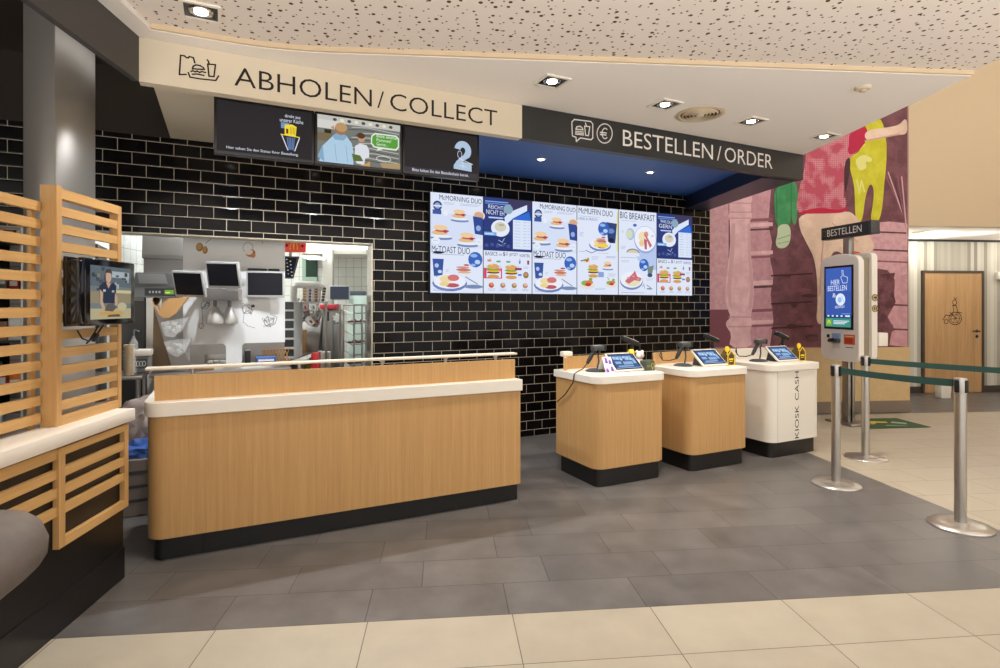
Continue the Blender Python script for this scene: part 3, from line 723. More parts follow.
def print_morning(ar):
    W, H = MW, MH
    f = lambda x, z: (x*W, z*H)
    ar.rect(0, 0, W, H, scr(W_)); ar.rect(0, .46*H, W, .8*H, scr((216, 226, 250)))
    ar.text('McMORNING DUO', .17*W, .93*H, .97*W, .98*H, scr(Dk), slant=-.012)
    small(ar, .25*W, .905*H, .2*W, 2); small(ar, .55*W, .905*H, .4*W, 2)
    for r, c in ((.085, N_), (.055, (150, 170, 210))): ar.ell(.13*W, .87*H, r*W, r*W*1.0, scr(c), 18)
    ar.rect(.05*W, .86*H, .21*W, .875*H, scr(W_)); ar.rect(.04*W, .785*H, .2*W, .83*H, scr((64, 90, 160)))
    ar.ell(.28*W, .80*H, .045*W, .05*W, scr((236, 240, 250)), 12)
    food(ar, .55*W, .78*H, .085*W*1.5, 'muffin'); food(ar, .2*W, .60*H, .1*W*1.5, 'muffin'); food(ar, .7*W, .54*H, .1*W*1.5, 'muffin')
    ar.ell(.92*W, .80*H, .12*W, .05*H, scr((236, 226, 214)), 18); ar.ell(.92*W, .80*H, .095*W, .038*H, scr((214, 170, 140)), 18)
    ar.poly([(.80*W, .79*H), (1.0*W, .78*H), (1.0*W, .60*H), (.84*W, .61*H)], scr((52, 76, 150))); ar.ell(.91*W, .67*H, .05*W, .03*H, scr((150, 176, 226)), 10)
    ar.ell(.1*W, .52*H, .08*W, .035*H, scr((230, 240, 250)), 14); ar.ell(.92*W, .53*H, .07*W, .035*H, scr((230, 240, 250)), 14); small(ar, .05*W, .518*H, .08*W); small(ar, .88*W, .528*H, .08*W)
    ar.text('McTOAST DUO', .03*W, .405*H, .74*W, .47*H, scr(Dk), slant=-.008)
    small(ar, .03*W, .385*H, .6*W, 1, (90, 96, 130))
    food(ar, .85*W, .345*H, .14*W, 'seal'); food(ar, .14*W, .25*H, .1*W*1.3, 'cup'); food(ar, .62*W, .22*H, .12*W*1.2, 'bread')
    food(ar, .36*W, .115*H, .17*W*1.3, 'plate'); food(ar, .8*W, .12*H, .13*W*1.2, 'knife'); small(ar, .28*W, .23*H, .06*W, 2); small(ar, .05*W, .035*H, .3*W, 2)
def print_navy(ar, v):
    W, H = MW, MH
    ar.rect(0, 0, W, H, scr(W_)); ar.rect(0, .455*H, W, H, scr((46, 62, 128)))
    ar.poly([(.45*W, H), (W, H), (W, .94*H), (.52*W, .86*H)], scr((64, 60, 96)))
    ar.poly([(0, .62*H), (.58*W, .62*H), (.58*W, .455*H), (0, .455*H)], scr((38, 54, 116)))
    t1, t2 = (('REICHT', 'NICHT EH'), ('WAS DU', 'GERN'))[v]
    ar.rect(.03*W, .955*H, .5*W, .965*H, scr((150, 180, 236))); ar.rect(.03*W, .935*H, .56*W, .944*H, scr((120, 156, 226)))
    ar.text(t1, .1*W, .885*H, .4*W, .925*H, scr((226, 236, 255)), slant=-.01)
    ar.text(t2, .06*W, .825*H, .42*W, .872*H, scr((226, 236, 255)), slant=-.01)
    ar.rect(.1*W, .785*H, .4*W, .80*H, scr((190, 210, 250)))
    ar.poly([(.42*W, .80*H), (.52*W, .86*H), (.9*W, .955*H), (.9*W, .89*H), (.60*W, .80*H), (.45*W, .72*H)], scr((220, 232, 254)))
    ar.ell(.5*W, .89*H, .1*W, .05*H, scr((140, 170, 190)), 14)
    ar.ell(.34*W, .685*H, .19*W, .088*H, scr((232, 238, 252)), 24); ar.ell(.34*W, .70*H, .12*W, .05*H, scr((214, 206, 190)), 20); ar.ell(.36*W, .72*H, .06*W, .012*H, scr((170, 180, 150)), 10)
    ar.rect(.01*W, .605*H, .26*W, .64*H, scr((120, 176, 236))); ar.rect(.03*W, .615*H, .2*W, .625*H, scr(W_))
    ar.line([(.3*W, .56*H), (.38*W, .54*H), (.42*W, .58*H)], .006, scr((190, 206, 240))); ar.line([(.28*W, .52*H), (.36*W, .50*H), (.44*W, .53*H)], .006, scr((190, 206, 240)))
    for i in range(5): ar.ell((.06+.11*i)*W, .5*H+.01*(i % 2), .04*W, .02*H, scr((70, 84, 150)), 8)
    ar.poly([(.6*W, .80*H), (.94*W, .88*H), (.99*W, .78*H), (.6*W, .78*H)], scr((50, 110, 214)))
    ar.rect(.6*W, .475*H, .98*W, .785*H, scr((222, 232, 252)))
    for i in range(9): small(ar, .63*W, (.762-.032*i)*H, .12*W); small(ar, .82*W, (.762-.032*i)*H, .06*W); small(ar, .91*W, (.762-.032*i)*H, .05*W)
    ar.rect(0, .447*H, W, .457*H, scr((40, 52, 110)))
    ar.text('BASICS', .04*W, .395*H, .28*W, .435*H, scr(Dk)); ar.text('im', .31*W, .398*H, .37*W, .42*H, scr(Dk)); ar.text('$1', .39*W, .393*H, .48*W, .438*H, scr(Dk)); ar.text('JETZT', .52*W, .392*H, .70*W, .428*H, scr(Dk)); ar.text('VORTEIL', .73*W, .392*H, .96*W, .424*H, scr(Dk))
    for x, k_ in ((.11, 'bread'), (.3, 'green'), (.5, 'green'), (.74, 'cup'), (.92, 'shake')): food(ar, x*W, .335*H, .04*W*(1.2 if k_ != 'cup' else .6), k_)
    for i in range(5): small(ar, (.05+.19*i)*W, .285*H, .12*W, 2)
    ar.rect(0, .16*H, .055*W, .265*H, scr(Pk)); ar.rect(0, .155*H, .37*W, .165*H, scr(Pk)); ar.rect(.345*W, .155*H, .37*W, .265*H, scr(Pk)); ar.rect(.055*W, .235*H, .345*W, .265*H, scr((230, 120, 150)))
    food(ar, .19*W, .225*H, .12*W, 'burger'); food(ar, .56*W, .22*H, .12*W, 'burger'); ar.rect(.64*W, .25*H, .78*W, .275*H, scr((150, 60, 110))); ar.rect(.7*W, .19*H, .78*W, .21*H, scr((90, 130, 210)))
    ar.ell(.87*W, .2*H, .06*W, .035*H, scr((150, 110, 70)), 14); ar.ell(.87*W, .205*H, .04*W, .02*H, scr((190, 150, 100)), 12)
    for i, c in enumerate(((190, 90, 50), (176, 130, 96), (170, 130, 90), (186, 140, 110))):
        ar.ell((.15+.235*i)*W, .085*H, .055*W, .028*H, scr(c), 12); ar.ell((.16+.235*i)*W, .098*H, .035*W, .018*H, scr(tuple(min(255, q+50) for q in c)), 10); small(ar, (.08+.235*i)*W, .045*H, .15*W, 2)
def print_muffin(ar):
    W, H = MW, MH
    ar.rect(0, 0, W, H, scr(W_)); ar.rect(.97*W, .5*H, W, .96*H, scr((230, 220, 130)))
    ar.text('McMUFFIN DUO', .04*W, .915*H, .86*W, .98*H, scr(Dk), slant=-.012); small(ar, .04*W, .885*H, .5*W, 1)
    ar.text('HEISS & FRISCH', .04*W, .842*H, .48*W, .87*H, scr((96, 106, 160)))
    ar.poly([(.7*W, .84*H), (.97*W, .83*H), (.93*W, .6*H), (.75*W, .6*H)], scr((52, 70, 120))); ar.ell(.82*W, .74*H, .09*W, .03*H, scr((110, 140, 210)), 12); ar.ell(.83*W, .63*H, .07*W, .03*H, scr((30, 36, 70)), 10)
    food(ar, .64*W, .76*H, .14*W, 'seal')
    food(ar, .55*W, .58*H, .18*W, 'plate'); food(ar, .58*W, .60*H, .13*W, 'bread'); ar.ell(.62*W, .565*H, .14*W, .025*H, scr((236, 214, 90)), 14)
    ar.line([(.2*W, .50*H), (.34*W, .475*H), (.46*W, .50*H)], .01, scr((130, 146, 190)))
    small(ar, .05*W, .7*H, .1*W, 4); small(ar, .04*W, .485*H, .14*W, 1, (80, 88, 120)); small(ar, .5*W, .475*H, .25*W, 1)
    food(ar, .22*W, .385*H, .075*W, 'salad'); small(ar, .34*W, .43*H, .18*W, 3); small(ar, .7*W, .44*H, .26*W, 2, (90, 96, 130))
    food(ar, .74*W, .33*H, .10*W, 'muffin'); food(ar, .38*W, .26*H, .12*W, 'burger'); ar.rect(.5*W, .2*H, .64*W, .26*H, scr((140, 164, 220))); small(ar, .75*W, .24*H, .2*W, 3)
    food(ar, .24*W, .12*H, .15*W, 'salad'); food(ar, .82*W, .13*H, .12*W, 'salad'); small(ar, .42*W, .07*H, .26*W, 2); ar.line([(.73*W, .2*H), (.77*W, .17*H)], .01, scr((120, 190, 90)))
    for x in (.09, .12, .15): ar.ell(x*W, (.37+.1*x)*H, .015*W, .008*H, scr((70, 80, 120)), 8)
def print_big(ar):
    W, H = MW, MH
    ar.rect(0, 0, W, H, scr(W_))
    ar.text('BIG BREAKFAST', .04*W, .9*H, .95*W, .975*H, scr(Dk), slant=-.01); small(ar, .06*W, .875*H, .4*W, 1)
    ar.poly([(.4*W, .5*H), (W, .66*H), (W, .3*H), (.62*W, .33*H)], scr((186, 204, 240)))
    ar.ell(.3*W, .72*H, .11*W, .07*H, scr((170, 190, 226)), 18); ar.ell(.28*W, .72*H, .085*W, .055*H, scr((214, 222, 190)), 16); ar.ell(.42*W, .83*H, .05*W, .018*H, scr((70, 100, 180)), 10)
    ar.ell(.7*W, .665*H, .30*W, .165*H, scr((150, 170, 220)), 28); ar.ell(.7*W, .675*H, .285*W, .15*H, scr((240, 244, 254)), 28)
    ar.ell(.63*W, .70*H, .12*W, .06*H, scr((240, 226, 186)), 16); ar.ell(.72*W, .73*H, .06*W, .035*H, scr((220, 150, 140)), 12)
    ar.poly([(.66*W, .74*H), (.72*W, .72*H), (.88*W, .6*H), (.82*W, .57*H)], scr((206, 110, 120))); ar.poly([(.66*W, .68*H), (.74*W, .66*H), (.74*W, .55*H), (.68*W, .55*H)], scr((196, 96, 110))); ar.ell(.6*W, .62*H, .07*W, .04*H, scr((236, 206, 160)), 12)
    small(ar, .07*W, .75*H, .07*W, 2); small(ar, .86*W, .72*H, .07*W, 2, Dk); small(ar, .05*W, .57*H, .14*W, 3)
    ar.ell(.37*W, .5*H, .17*W, .05*H, scr((120, 120, 150)), 20, 0, 180); ar.ell(.37*W, .495*H, .15*W, .042*H, scr((220, 206, 170)), 20, 0, 180); ar.poly([(.2*W, .5*H), (.54*W, .5*H), (.54*W, .46*H), (.2*W, .46*H)], scr(W_))
    small(ar, .05*W, .44*H, .4*W, 1, (90, 100, 140)); small(ar, .07*W, .40*H, .2*W, 2)
    food(ar, .66*W, .36*H, .13*W, 'seal'); ar.poly([(.76*W, .34*H), (.93*W, .36*H), (.88*W, .26*H), (.76*W, .26*H)], scr((120, 140, 130))); ar.ell(.82*W, .24*H, .07*W, .025*H, scr((60, 76, 120)), 12)
    ar.ell(.33*W, .165*H, .3*W, .105*H, scr((120, 136, 186)), 28); ar.ell(.33*W, .18*H, .29*W, .095*H, scr((238, 242, 254)), 28)
    ar.ell(.36*W, .16*H, .2*W, .06*H, scr((230, 226, 190)), 20); ar.poly([(.16*W, .16*H), (.24*W, .2*H), (.34*W, .24*H), (.42*W, .29*H), (.48*W, .22*H), (.6*W, .2*H), (.56*W, .165*H), (.4*W, .175*H), (.26*W, .13*H)], scr((206, 110, 124)))
    for x, z in ((.25, .2), (.38, .22), (.5, .19)): ar.ell(x*W, z*H, .04*W, .012*H, scr((224, 150, 156)), 10)
    ar.line([(.62*W, .1*H), (.66*W, .13*H), (.68*W, .08*H)], .007, scr((120, 130, 160))); food(ar, .8*W, .1*H, .07*W, 'knife'); small(ar, .72*W, .2*H, .2*W, 3, (190, 196, 210)); small(ar, .06*W, .025*H, .6*W, 1, (90, 100, 140))
labs = ['first of six menu screens counted from the kitchen side, cups and toast offers', 'navy menu screen second from the kitchen side with white bowl', 'menu screen third from the kitchen side with toast offers', '', '', 'navy menu screen with white bowl nearest the pink mural']
labs[3] = 'fourth menu screen from the kitchen side, green salad pictures at its foot'; labs[4] = 'fifth menu screen from the kitchen side, with two large filled plates'
prints = [print_morning, lambda a: print_navy(a, 0), print_morning, print_muffin, print_big, lambda a: print_navy(a, 1)]
for i in range(6):
    t = thing('menu_screen', labs[i], 'menu screen', wloc(m0+i*MW, DM, mz0), A, 'lit menu screens on the black tiled wall')
    b = B(); b.box(.001, MW-.001, .0005, DM, .0, MH, BLACK); b.build('housing', t, smooth=0)
    ar = Art(lambda x, z: (.0045+x*(MW-.009)/MW, .003+z*(MH-.006)/MH), eps=.00006); prints[i](ar); ar.build('menu_print', t)
# ------------------------------------------------------------------ three status screens hanging below the collect sign
DS = 1.47
s0, sz1 = wp(213.5, 96, DS); s1, _ = wp(479.5, 136, DS); _, sz0 = wp(213.5, 152.5, DS); SW = (s1-s0)/3; SH = sz1-sz0
slab = ['black status screen showing a small drink cup drawing', 'status screen showing a lit picture of two people at a counter', 'black status screen showing a large pale figure 2']
def pr1(ar):
    W, H = SW, SH
    ar.rect(0, 0, W, H, scr((52, 48, 50), .7)); bl, yl, wt = scr((120, 150, 190)), scr((246, 222, 60)), scr((226, 230, 244))
    ar.text('Hier sehen Sie den Status Ihrer Bestellung.', .12*W, .085*H, .83*W, .15*H, wt)
    ar.text('direkt aus', .69*W, .80*H, .85*W, .86*H, wt); ar.text('unserer Küche', .64*W, .71*H, .88*W, .78*H, wt)
    ar.rect(.66*W, .6*H, .75*W, .72*H, bl); ar.poly([(.70*W, .46*H), (.70*W, .68*H), (.78*W, .7*H), (.83*W, .66*H), (.82*W, .46*H)], yl); ar.rect(.715*W, .5*H, .74*W, .6*H, scr((120, 50, 40)))
    for i in range(4): ar.line([(.76*W+.016*i*W, .5*H), (.765*W+.016*i*W, .64*H)], .003, scr((140, 110, 20)))
    ar.line([(.66*W, .47*H), (.86*W, .45*H)], .006, yl); ar.line([(.67*W, .45*H), (.735*W, .16*H)], .006, wt); ar.line([(.86*W, .43*H), (.81*W, .16*H)], .006, wt)
    ar.poly([(.72*W, .44*H), (.82*W, .43*H), (.80*W, .16*H), (.74*W, .16*H)], scr((52, 66, 110)))
    for i in range(5): ar.line([(.725*W+.02*i*W, .42*H), (.745*W+.012*i*W, .18*H)], .004, bl)
def pr2(ar):
    W, H = SW, SH
    ar.rect(0, 0, W, H, scr((120, 122, 116))); ar.rect(0, .86*H, W, H, scr((196, 196, 190))); ar.rect(0, .72*H, .32*W, .9*H, scr((214, 212, 206))); ar.rect(0, .45*H, .3*W, .62*H, scr((120, 106, 80))); ar.rect(.08*W, .62*H, .16*W, .70*H, scr((50, 46, 20)))
    for i in range(14):
        z = (.1+.055*i)*H; x = (.36+.04*((i*5) % 4))*W
        ar.line([(x, z), (x+.2*W, z+.03*H), (.98*W, z-.02*H)], .004, scr((208, 208, 202) if i % 2 else (60, 62, 60)))
    for i in range(9): ar.ell((.2+.085*i)*W, .93*H, .025*W, .035*H, scr((236, 226, 190) if i % 2 else (90, 80, 60)), 8)
    sk = scr((196, 150, 120)); hd = scr((176, 206, 228)); hd2 = scr((136, 172, 200))
    ar.poly([(.02*W, 0), (.06*W, .34*H), (.14*W, .5*H), (.2*W, .62*H), (.34*W, .6*H), (.4*W, .46*H), (.42*W, .3*H), (.42*W, 0)], hd); ar.poly([(.17*W, .58*H), (.26*W, .68*H), (.35*W, .6*H), (.3*W, .5*H), (.2*W, .5*H)], hd2)
    ar.poly([(.0*W, .1*H), (.06*W, .36*H), (.08*W, 0)], hd2); ar.line([(.2*W, .4*H), (.22*W, .05*H)], .004, hd2); ar.line([(.33*W, .4*H), (.35*W, .05*H)], .004, hd2)
    ar.ell(.27*W, .74*H, .07*W, .13*H, scr((160, 120, 84)), 16); ar.ell(.275*W, .78*H, .07*W, .1*H, scr((190, 150, 104)), 16); ar.poly([(.15*W, .75*H), (.2*W, .7*H), (.19*W, .8*H)], sk)
    ar.poly([(.43*W, .12*H), (.44*W, .42*H), (.5*W, .48*H), (.58*W, .46*H), (.61*W, .36*H), (.61*W, .2*H), (.56*W, .16*H), (.55*W, .02*H), (.46*W, .04*H)], scr((222, 226, 232))); ar.ell(.515*W, .6*H, .045*W, .09*H, sk, 14); ar.ell(.51*W, .655*H, .05*W, .065*H, scr((86, 60, 44)), 14); ar.poly([(.4*W, .24*H), (.5*W, .22*H), (.54*W, .1*H), (.42*W, .08*H)], scr((96, 110, 60)))
    ar.poly([(.5*W, 0), (.58*W, .06*H), (.62*W, .12*H), (.62*W, 0)], scr((206, 160, 96))); ar.poly([(.74*W, .1*H), (1*W, .14*H), (1*W, .02*H), (.78*W, 0)], scr((176, 150, 110))); ar.ring(.79*W, .2*H, .09*W, .06*H, .004, scr((226, 226, 220)))
    ar.poly([(.63*W, .52*H), (.66*W, .44*H), (.72*W, .42*H), (.70*W, .36*H), (.78*W, .42*H), (.95*W, .42*H), (.985*W, .5*H), (.985*W, .7*H), (.95*W, .76*H), (.68*W, .76*H), (.635*W, .68*H)], scr((226, 236, 220)))
    ar.poly([(.645*W, .53*H), (.68*W, .46*H), (.94*W, .455*H), (.97*W, .52*H), (.97*W, .68*H), (.94*W, .73*H), (.69*W, .73*H), (.65*W, .67*H)], scr((92, 160, 60)))
    for s_, x1, z in (('Bitte einmal', .93, .66), ('Pommes!', .86, .58), ('Gerne...', .82, .50)): ar.text(s_, .69*W, z*H-.01*H, x1*W, z*H+.05*H, scr((236, 244, 230)))
def pr3(ar):
    W, H = SW, SH
    ar.rect(0, 0, W, H, scr((54, 49, 50), .7)); ar.rect(0, 0, W, .1*H, scr((70, 64, 74), .8)); p = scr((178, 200, 224)); wt = scr((232, 236, 250))
    ar.text('Bitte halten Sie den Bestellschein bereit.', .12*W, .06*H, .85*W, .12*H, wt)
    cx, cz = .79*W, .62*H; o_ = [(cx+.12*W*math.cos(R(a)), cz+.23*H*math.sin(R(a))) for a in range(170, -50, -15)]; i_ = [(cx+.035*W*math.cos(R(a)), cz+.075*H*math.sin(R(a))) for a in range(-40, 171, 15)]
    ar.poly(o_ + [(.78*W, .36*H), (.915*W, .33*H), (.915*W, .14*H), (.66*W, .17*H), (.66*W, .25*H), (.70*W, .36*H), (.80*W, .52*H)] + i_, p)
    ar.ell(.745*W, .52*H, .03*W, .085*H, scr((60, 60, 70)), 14); ar.ring(.745*W, .52*H, .03*W, .085*H, .003, wt); ar.line([(.735*W, .43*H), (.78*W, .40*H), (.93*W, .32*H)], .004, wt); ar.line([(.79*W, .38*H), (.79*W, .2*H)], .004, wt); ar.line([(.74*W, .26*H), (.84*W, .24*H)], .003, wt)
for i, pr in enumerate((pr1, pr2, pr3)):
    t = thing('status_screen', slab[i], 'screen', wloc(s0+i*SW, DS, sz0), A, 'screens hanging under the collect sign')
    b = B(); b.rbox(.002, SW-.002, .0015, .06, 0, SH, mat('bezel_dark', (34, 32, 33), .35), .004); b.build('housing', t)
    m_ = .018; ar = Art(lambda x, z: (m_+x*(SW-2*m_)/SW, m_+z*(SH-2*m_)/SH), eps=.00006); pr(ar); ar.build('picture', t)
    b = B(); b.box(SW*.4, SW*.6, .06, .09, SH*.3, SH*.8, STEELD); b.cyl((SW/2, .1, SH*.5), (SW/2, .1, ZK-sz0), .022, STEELD); b.build('ceiling_bracket', t)
# ------------------------------------------------------------------ collect counter
DC = 1.72
q0, q1 = fl0 = hz(156, 560), hz(518, 500)
def td(p): dx, dy = p[0]-P0[0], p[1]-P0[1]; return dx*CA+dy*SA, dx*SA-dy*CA
ta, da = td(q0); tb_, db = td(q1); dcen = (da+db)/2; Lc = tb_-ta
cc = thing('collect_counter', 'long oak pickup counter with white band and black plinth before the kitchen', 'counter', wloc(ta, dcen, 0), A)
b = B(); b.prism(rplan(-.012, Lc, 0, .62, .05, (1, 0, 0, 1)), 0, .135, PLINTH); b.build('plinth', cc)
b = B(); b.box(.238, .241, -.0006, 0, .004, .13, BLACKG); b.build('plinth_seam', cc, smooth=0)
b = B(); b.prism(rplan(-.045, Lc+.006, -.04, .70, .10, (1, 0, 0, 1)), .13, .823, WOODV); b.build('body', cc)
b = B(); b.prism(rplan(-.062, Lc+.018, -.055, .74, .11, (1, 0, 0, 1)), .823, .905, SOLID); b.build('worktop', cc, bevel=.004)
b = B(); b.box(-.010, Lc-.002, .03, .055, .905, 1.047, WOODV); b.build('riser', cc, smooth=0)
r0 = B(); r0.rbox(-.06, Lc+.035, .06, .135, 1.078, 1.094, mat('rail_cream', (226, 214, 196), .3), .006); rl = r0.build('rail', cc)
for x in (.18, .78, 1.32, 1.78, 2.18):
    b = B(); b.cyl((x, .08, .905), (x, .08, 1.078), .010, STEELD); b.cyl((x, .08, 1.068), (x, .08, 1.078), .018, STEELD); b.build('bracket', cc)
# ------------------------------------------------------------------ order counters
def order_counter(name, label, corner, m, group, spur=None):
    t = thing(name, label, 'counter', corner, A, group)
    b = B(); b.prism(rplan(0, .662, 0, .53, .05, (1, 1, 0, 0)), 0, .155, PLINTH); b.build('plinth', t)
    b = B(); b.prism(rplan(-.03, .69, -.035, .565, .09, (1, 1, 0, 0)), .15, .828, m); b.build('body', t)
    b = B(); b.prism(rplan(-.045, .704, -.05, .585, .10, (1, 1, 0, 0)), .828, .889, SOLID); b.build('countertop', t, bevel=.004)
    pts = [(-.028, .45), (.02, .52), (.10, .565), (.68, .575), (.68, .55), (.11, .54), (.04, .50), (-.008, .435)]
    b = B(); b.prism(pts[::-1], .889, 1.0, m); b.build('riser', t)
    return t
cors = [c_ + Vector((.0075, -.015, 0)) for c_ in (hz(595.6, 487.3), hz(689.3, 471.4), hz(769, 458))]
oc = [order_counter('order_counter', 'oak order counter standing next to the black tiles with a dangling scanner cable', cors[0], WOODV, 'order counters under the menu screens'),
      order_counter('order_counter', 'oak order counter standing between the other oak one and the white one', cors[1], WOODV, 'order counters under the menu screens'),
      order_counter('order_counter', 'white order counter lettered KIOSK CASH next to the barrier posts', cors[2], WHITE, 'order counters under the menu screens')]
for s_, z0_, z1_ in (('KIOSK', .165, .485), ('CASH', .535, .815)):
    ar = Art(y0=-.0356); ar.text(s_, .30, z0_, .355, z1_, ink((30, 30, 32)), turn=True); ar.build('lettering', oc[2])
b = B(); b.box(.052, .055, -.0362, -.02, .155, .825, LGREY); b.build('panel_seam', oc[2], smooth=0)
b = B(); b.rbox(.03, .12, .525, .60, 1.0, 1.045, WHITE, .008); tag(b.build('receipt_printer', None, cors[0], (0, 0, A)), 'small white box on the riser of the first oak order counter', 'printer')
where = ['first oak order counter', 'middle order counter', 'white order counter']
ZT = .889
for i, c0 in enumerate(cors):
    M4 = Matrix.Translation(c0) @ Matrix.Rotation(A, 4, 'Z')
    def at(x, y, z=ZT): return M4 @ Vector((x, y, z))
    # tablet till
    t = thing('touch_terminal', 'tilted white touch screen till on the %s' % where[i], 'till', at(.29, .13), A, 'touch screen tills on the order counters')
    tilt = R(-50); b = B(); b.rbox(0, .31, 0, .022, 0, .215, OFFW, .006); b.build('housing', t, (0, 0, .012), (tilt, 0, 0))
    ar = Art(y0=-.0006); ar.rect(.014, .014, .296, .201, scr((36, 52, 84), .8)); ar.rect(.03, .026, .28, .19, scr((56, 92, 150)))
    for x, z, w_, h in ((.05, .13, .1, .04), (.17, .12, .08, .05), (.05, .08, .06, .03), (.13, .07, .1, .035), (.24, .08, .03, .06), (.06, .045, .16, .015)): ar.rect(x, z, x+w_, z+h, scr((150, 186, 226)))
    for j in range(6): ar.ell(.06+j*.035, .155-.012*(j % 3), .012, .014, scr((196, 220, 246)), 8)
    ar.rect(.025, .028, .285, .034, scr((180, 200, 226))); ar.build('screen', t, (0, 0, .012), (tilt, 0, 0))
    b = B(); b.extx([(.02, 0), (.20, 0), (.17, .11), (.14, .12), (.035, .03)], .06, .25, DGREY); b.build('stand', t, smooth=0)
    # hand scanner resting in its stand
    t = thing('barcode_scanner', 'black hand scanner in its stand on the %s' % where[i], 'scanner', at(.20, .30), A, 'hand scanners on the order counters')
    b = B(); b.lathe([(.085, 0), (.085, .008), (.06, .02), (.02, .026), (.001, .026)], DGREY, 28); b.build('stand_base', t)
    b = B(); b.tube([(.02, 0, .02), (.035, 0, .08), (.03, 0, .14), (.055, 0, .185)], .0075, DGREY); b.build('stem', t)
    b = B(); b.tube([(-.085, 0, .07), (-.06, 0, .105), (-.03, 0, .15), (.0, 0, .185)], [.014, .019, .018, .02], BLACK, 12); b.build('handle', t)
    b = B(); b.rbox(-.035, .085, -.034, .034, .178, .222, DGREY, .014, 3); b.rbox(.07, .095, -.038, .038, .175, .225, BLACK, .008); b.build('head', t)
    b = B(); b.box(-.02, .06, -.02, .02, .2222, .2232, LGREY); b.build('top_label', t, smooth=0)
    b = B()
    if i == 0: b.tube([(-.085, 0, .07), (-.15, -.03, .03), (-.22, -.05, .012), (-.252, -.055, -.005), (-.256, -.04, -.08), (-.252, .08, -.19), (-.248, .22, -.28)], .0045, RUBBER)
    else: b.tube([(-.085, 0, .07), (-.12, .05, .05), (-.15, .11, .05), (-.13, .17, .09), (-.08, .205, .118), (-.06, .21, .05)], .0045, RUBBER)
    b.build('cable', t)
    # card terminal on its pole behind the till
    t = thing('card_terminal', 'grey card terminal on a black pole behind the till of the %s' % where[i], 'card terminal', at(.645, .36), A, 'card terminals on the order counters')
    b = B(); b.rbox(-.036, .036, -.045, .045, 0, .012, BLACK, .004); b.cyl((0, 0, .01), (0, 0, .21), .017, BLACK); b.build('pole', t)
    b = B(); b.rbox(-.10, .06, -.042, .042, -.02, .022, BLACK, .012, 3); h_ = b.build('housing', t, (0, 0, .235), (R(10), R(20), 0))
    b = B(); b.rbox(-.09, -.015, -.034, .034, .0225, .026, LGREY, .002); b.build('screen', h_)
    b = B()
    for r in range(3):
        for c_ in range(3): b.box(.0+r*.017, .012+r*.017, -.03+c_*.021, -.014+c_*.021, .0222, .027, OFFW)
    b.build('keys', h_, smooth=0)
    b = B(); b.tube([(0, 0, .2), (.02, .05, .16), (.02, .11, .10), (.0, .14, .01)], .004, RUBBER); b.build('cable', t)
    if i:
        t = thing('donation_box', 'small clear house shaped box with yellow outline and dot on the %s' % where[i], 'donation box', at(.595, .13), A, 'donation boxes on the order counters')
        b = B(); o_ = [(0, 0), (.088, 0), (.088, .095), (.044, .14), (0, .095)]
        b.extr(o_, .004, .09, mat('smoky_acrylic', (96, 80, 40), .1, 0, 0, .5, .6)); b.build('body', t, smooth=0)
        ar = Art(); ar.line(o_, .010, YELLOW, True); ar.rect(.018, .05, .07, .066, YELLOW); ar.rect(.024, .034, .062, .04, YELLOW); ar.build('print', t)
        b = B(); b.cyl((0, .004, .155), (0, .012, .155), .027, YELLOW, n=24); b.box(-.004, .004, .006, .01, .10, .14, YELLOW); b.build('round_tag', t)
        b = B(); b.rbox(.092, .125, .02, .06, 0, .10, GREYP, .006); b.build('holder', t)
    else:
        t = thing('collecting_tin', 'small dark green box with gold marking beside the first till', 'box', at(.60, .12), A)
        b = B(); b.rbox(0, .10, 0, .08, 0, .085, mat('tin_green', (66, 74, 56), .4), .006); b.build('body', t)
        ar = Art(y0=-.0005); ar.ring(.076, .045, .014, .018, .005, ink((196, 180, 90))); ar.rect(.012, .03, .05, .05, ink((110, 120, 90))); ar.rect(.07, .01, .082, .03, ink((196, 180, 90))); ar.build('print', t)
        t = thing('plush_toy', 'small white plush toy with pink face sitting behind the dark green box', 'toy', at(.64, .25), A)
        b = B(); b.ball((0, 0, .05), (.04, .036, .05), PAPER); b.build('body', t)
        b = B(); b.ball((0, -.005, .125), (.038, .034, .036), PAPER); b.ball((-.03, 0, .155), .014, PAPER); b.ball((.03, 0, .155), .014, PAPER); b.build('head', t)
        b = B(); b.ball((0, -.034, .12), (.018, .012, .014), mat('plush_pink', (226, 170, 160), .8)); b.build('face', t)
        b = B(); b.ball((-.012, -.036, .135), .004, BLACK); b.ball((.012, -.036, .135), .004, BLACK); b.build('eyes', t)
        t = thing('juice_carton', 'small yellow carton standing behind the plush toy', 'carton', at(.585, .30), A)
        b = B(); b.rbox(-.025, .025, -.02, .02, 0, .15, YELLOW, .003); b.extx([(-.02, .15), (.02, .15), (0, .175)], -.025, .025, YELLOW); b.build('body', t, smooth=0)
        b = B(); b.box(-.018, .018, -.0206, -.02, .05, .10, ink((150, 90, 40))); b.build('print', t, smooth=0)
        t = thing('folded_leaflet', 'white and purple folded leaflet standing next to the first scanner', 'leaflet', at(.235, .13), A)
        b = B(); b.extx([(0, 0), (.006, 0), (.065, .13), (.06, .13)], -.045, .045, PAPER); b.extx([(.13, 0), (.124, 0), (.065, .13), (.06, .13)], -.045, .045, PAPER); b.build('card', t, smooth=0)
        b = B()
        for x, f0, f1 in ((-.04, .05, .3), (.005, .55, .8), (-.03, .6, .95), (.01, .1, .4)):
            p = lambda f, x_: (x_+0, .06*f-.0015, .13*f); b.add([p(f0, x), p(f0, x+.032), p(f1, x+.026), p(f1, x+.004)], [(0, 1, 2, 3)], ink((126, 84, 176)))
        b.build('print', t, smooth=0)
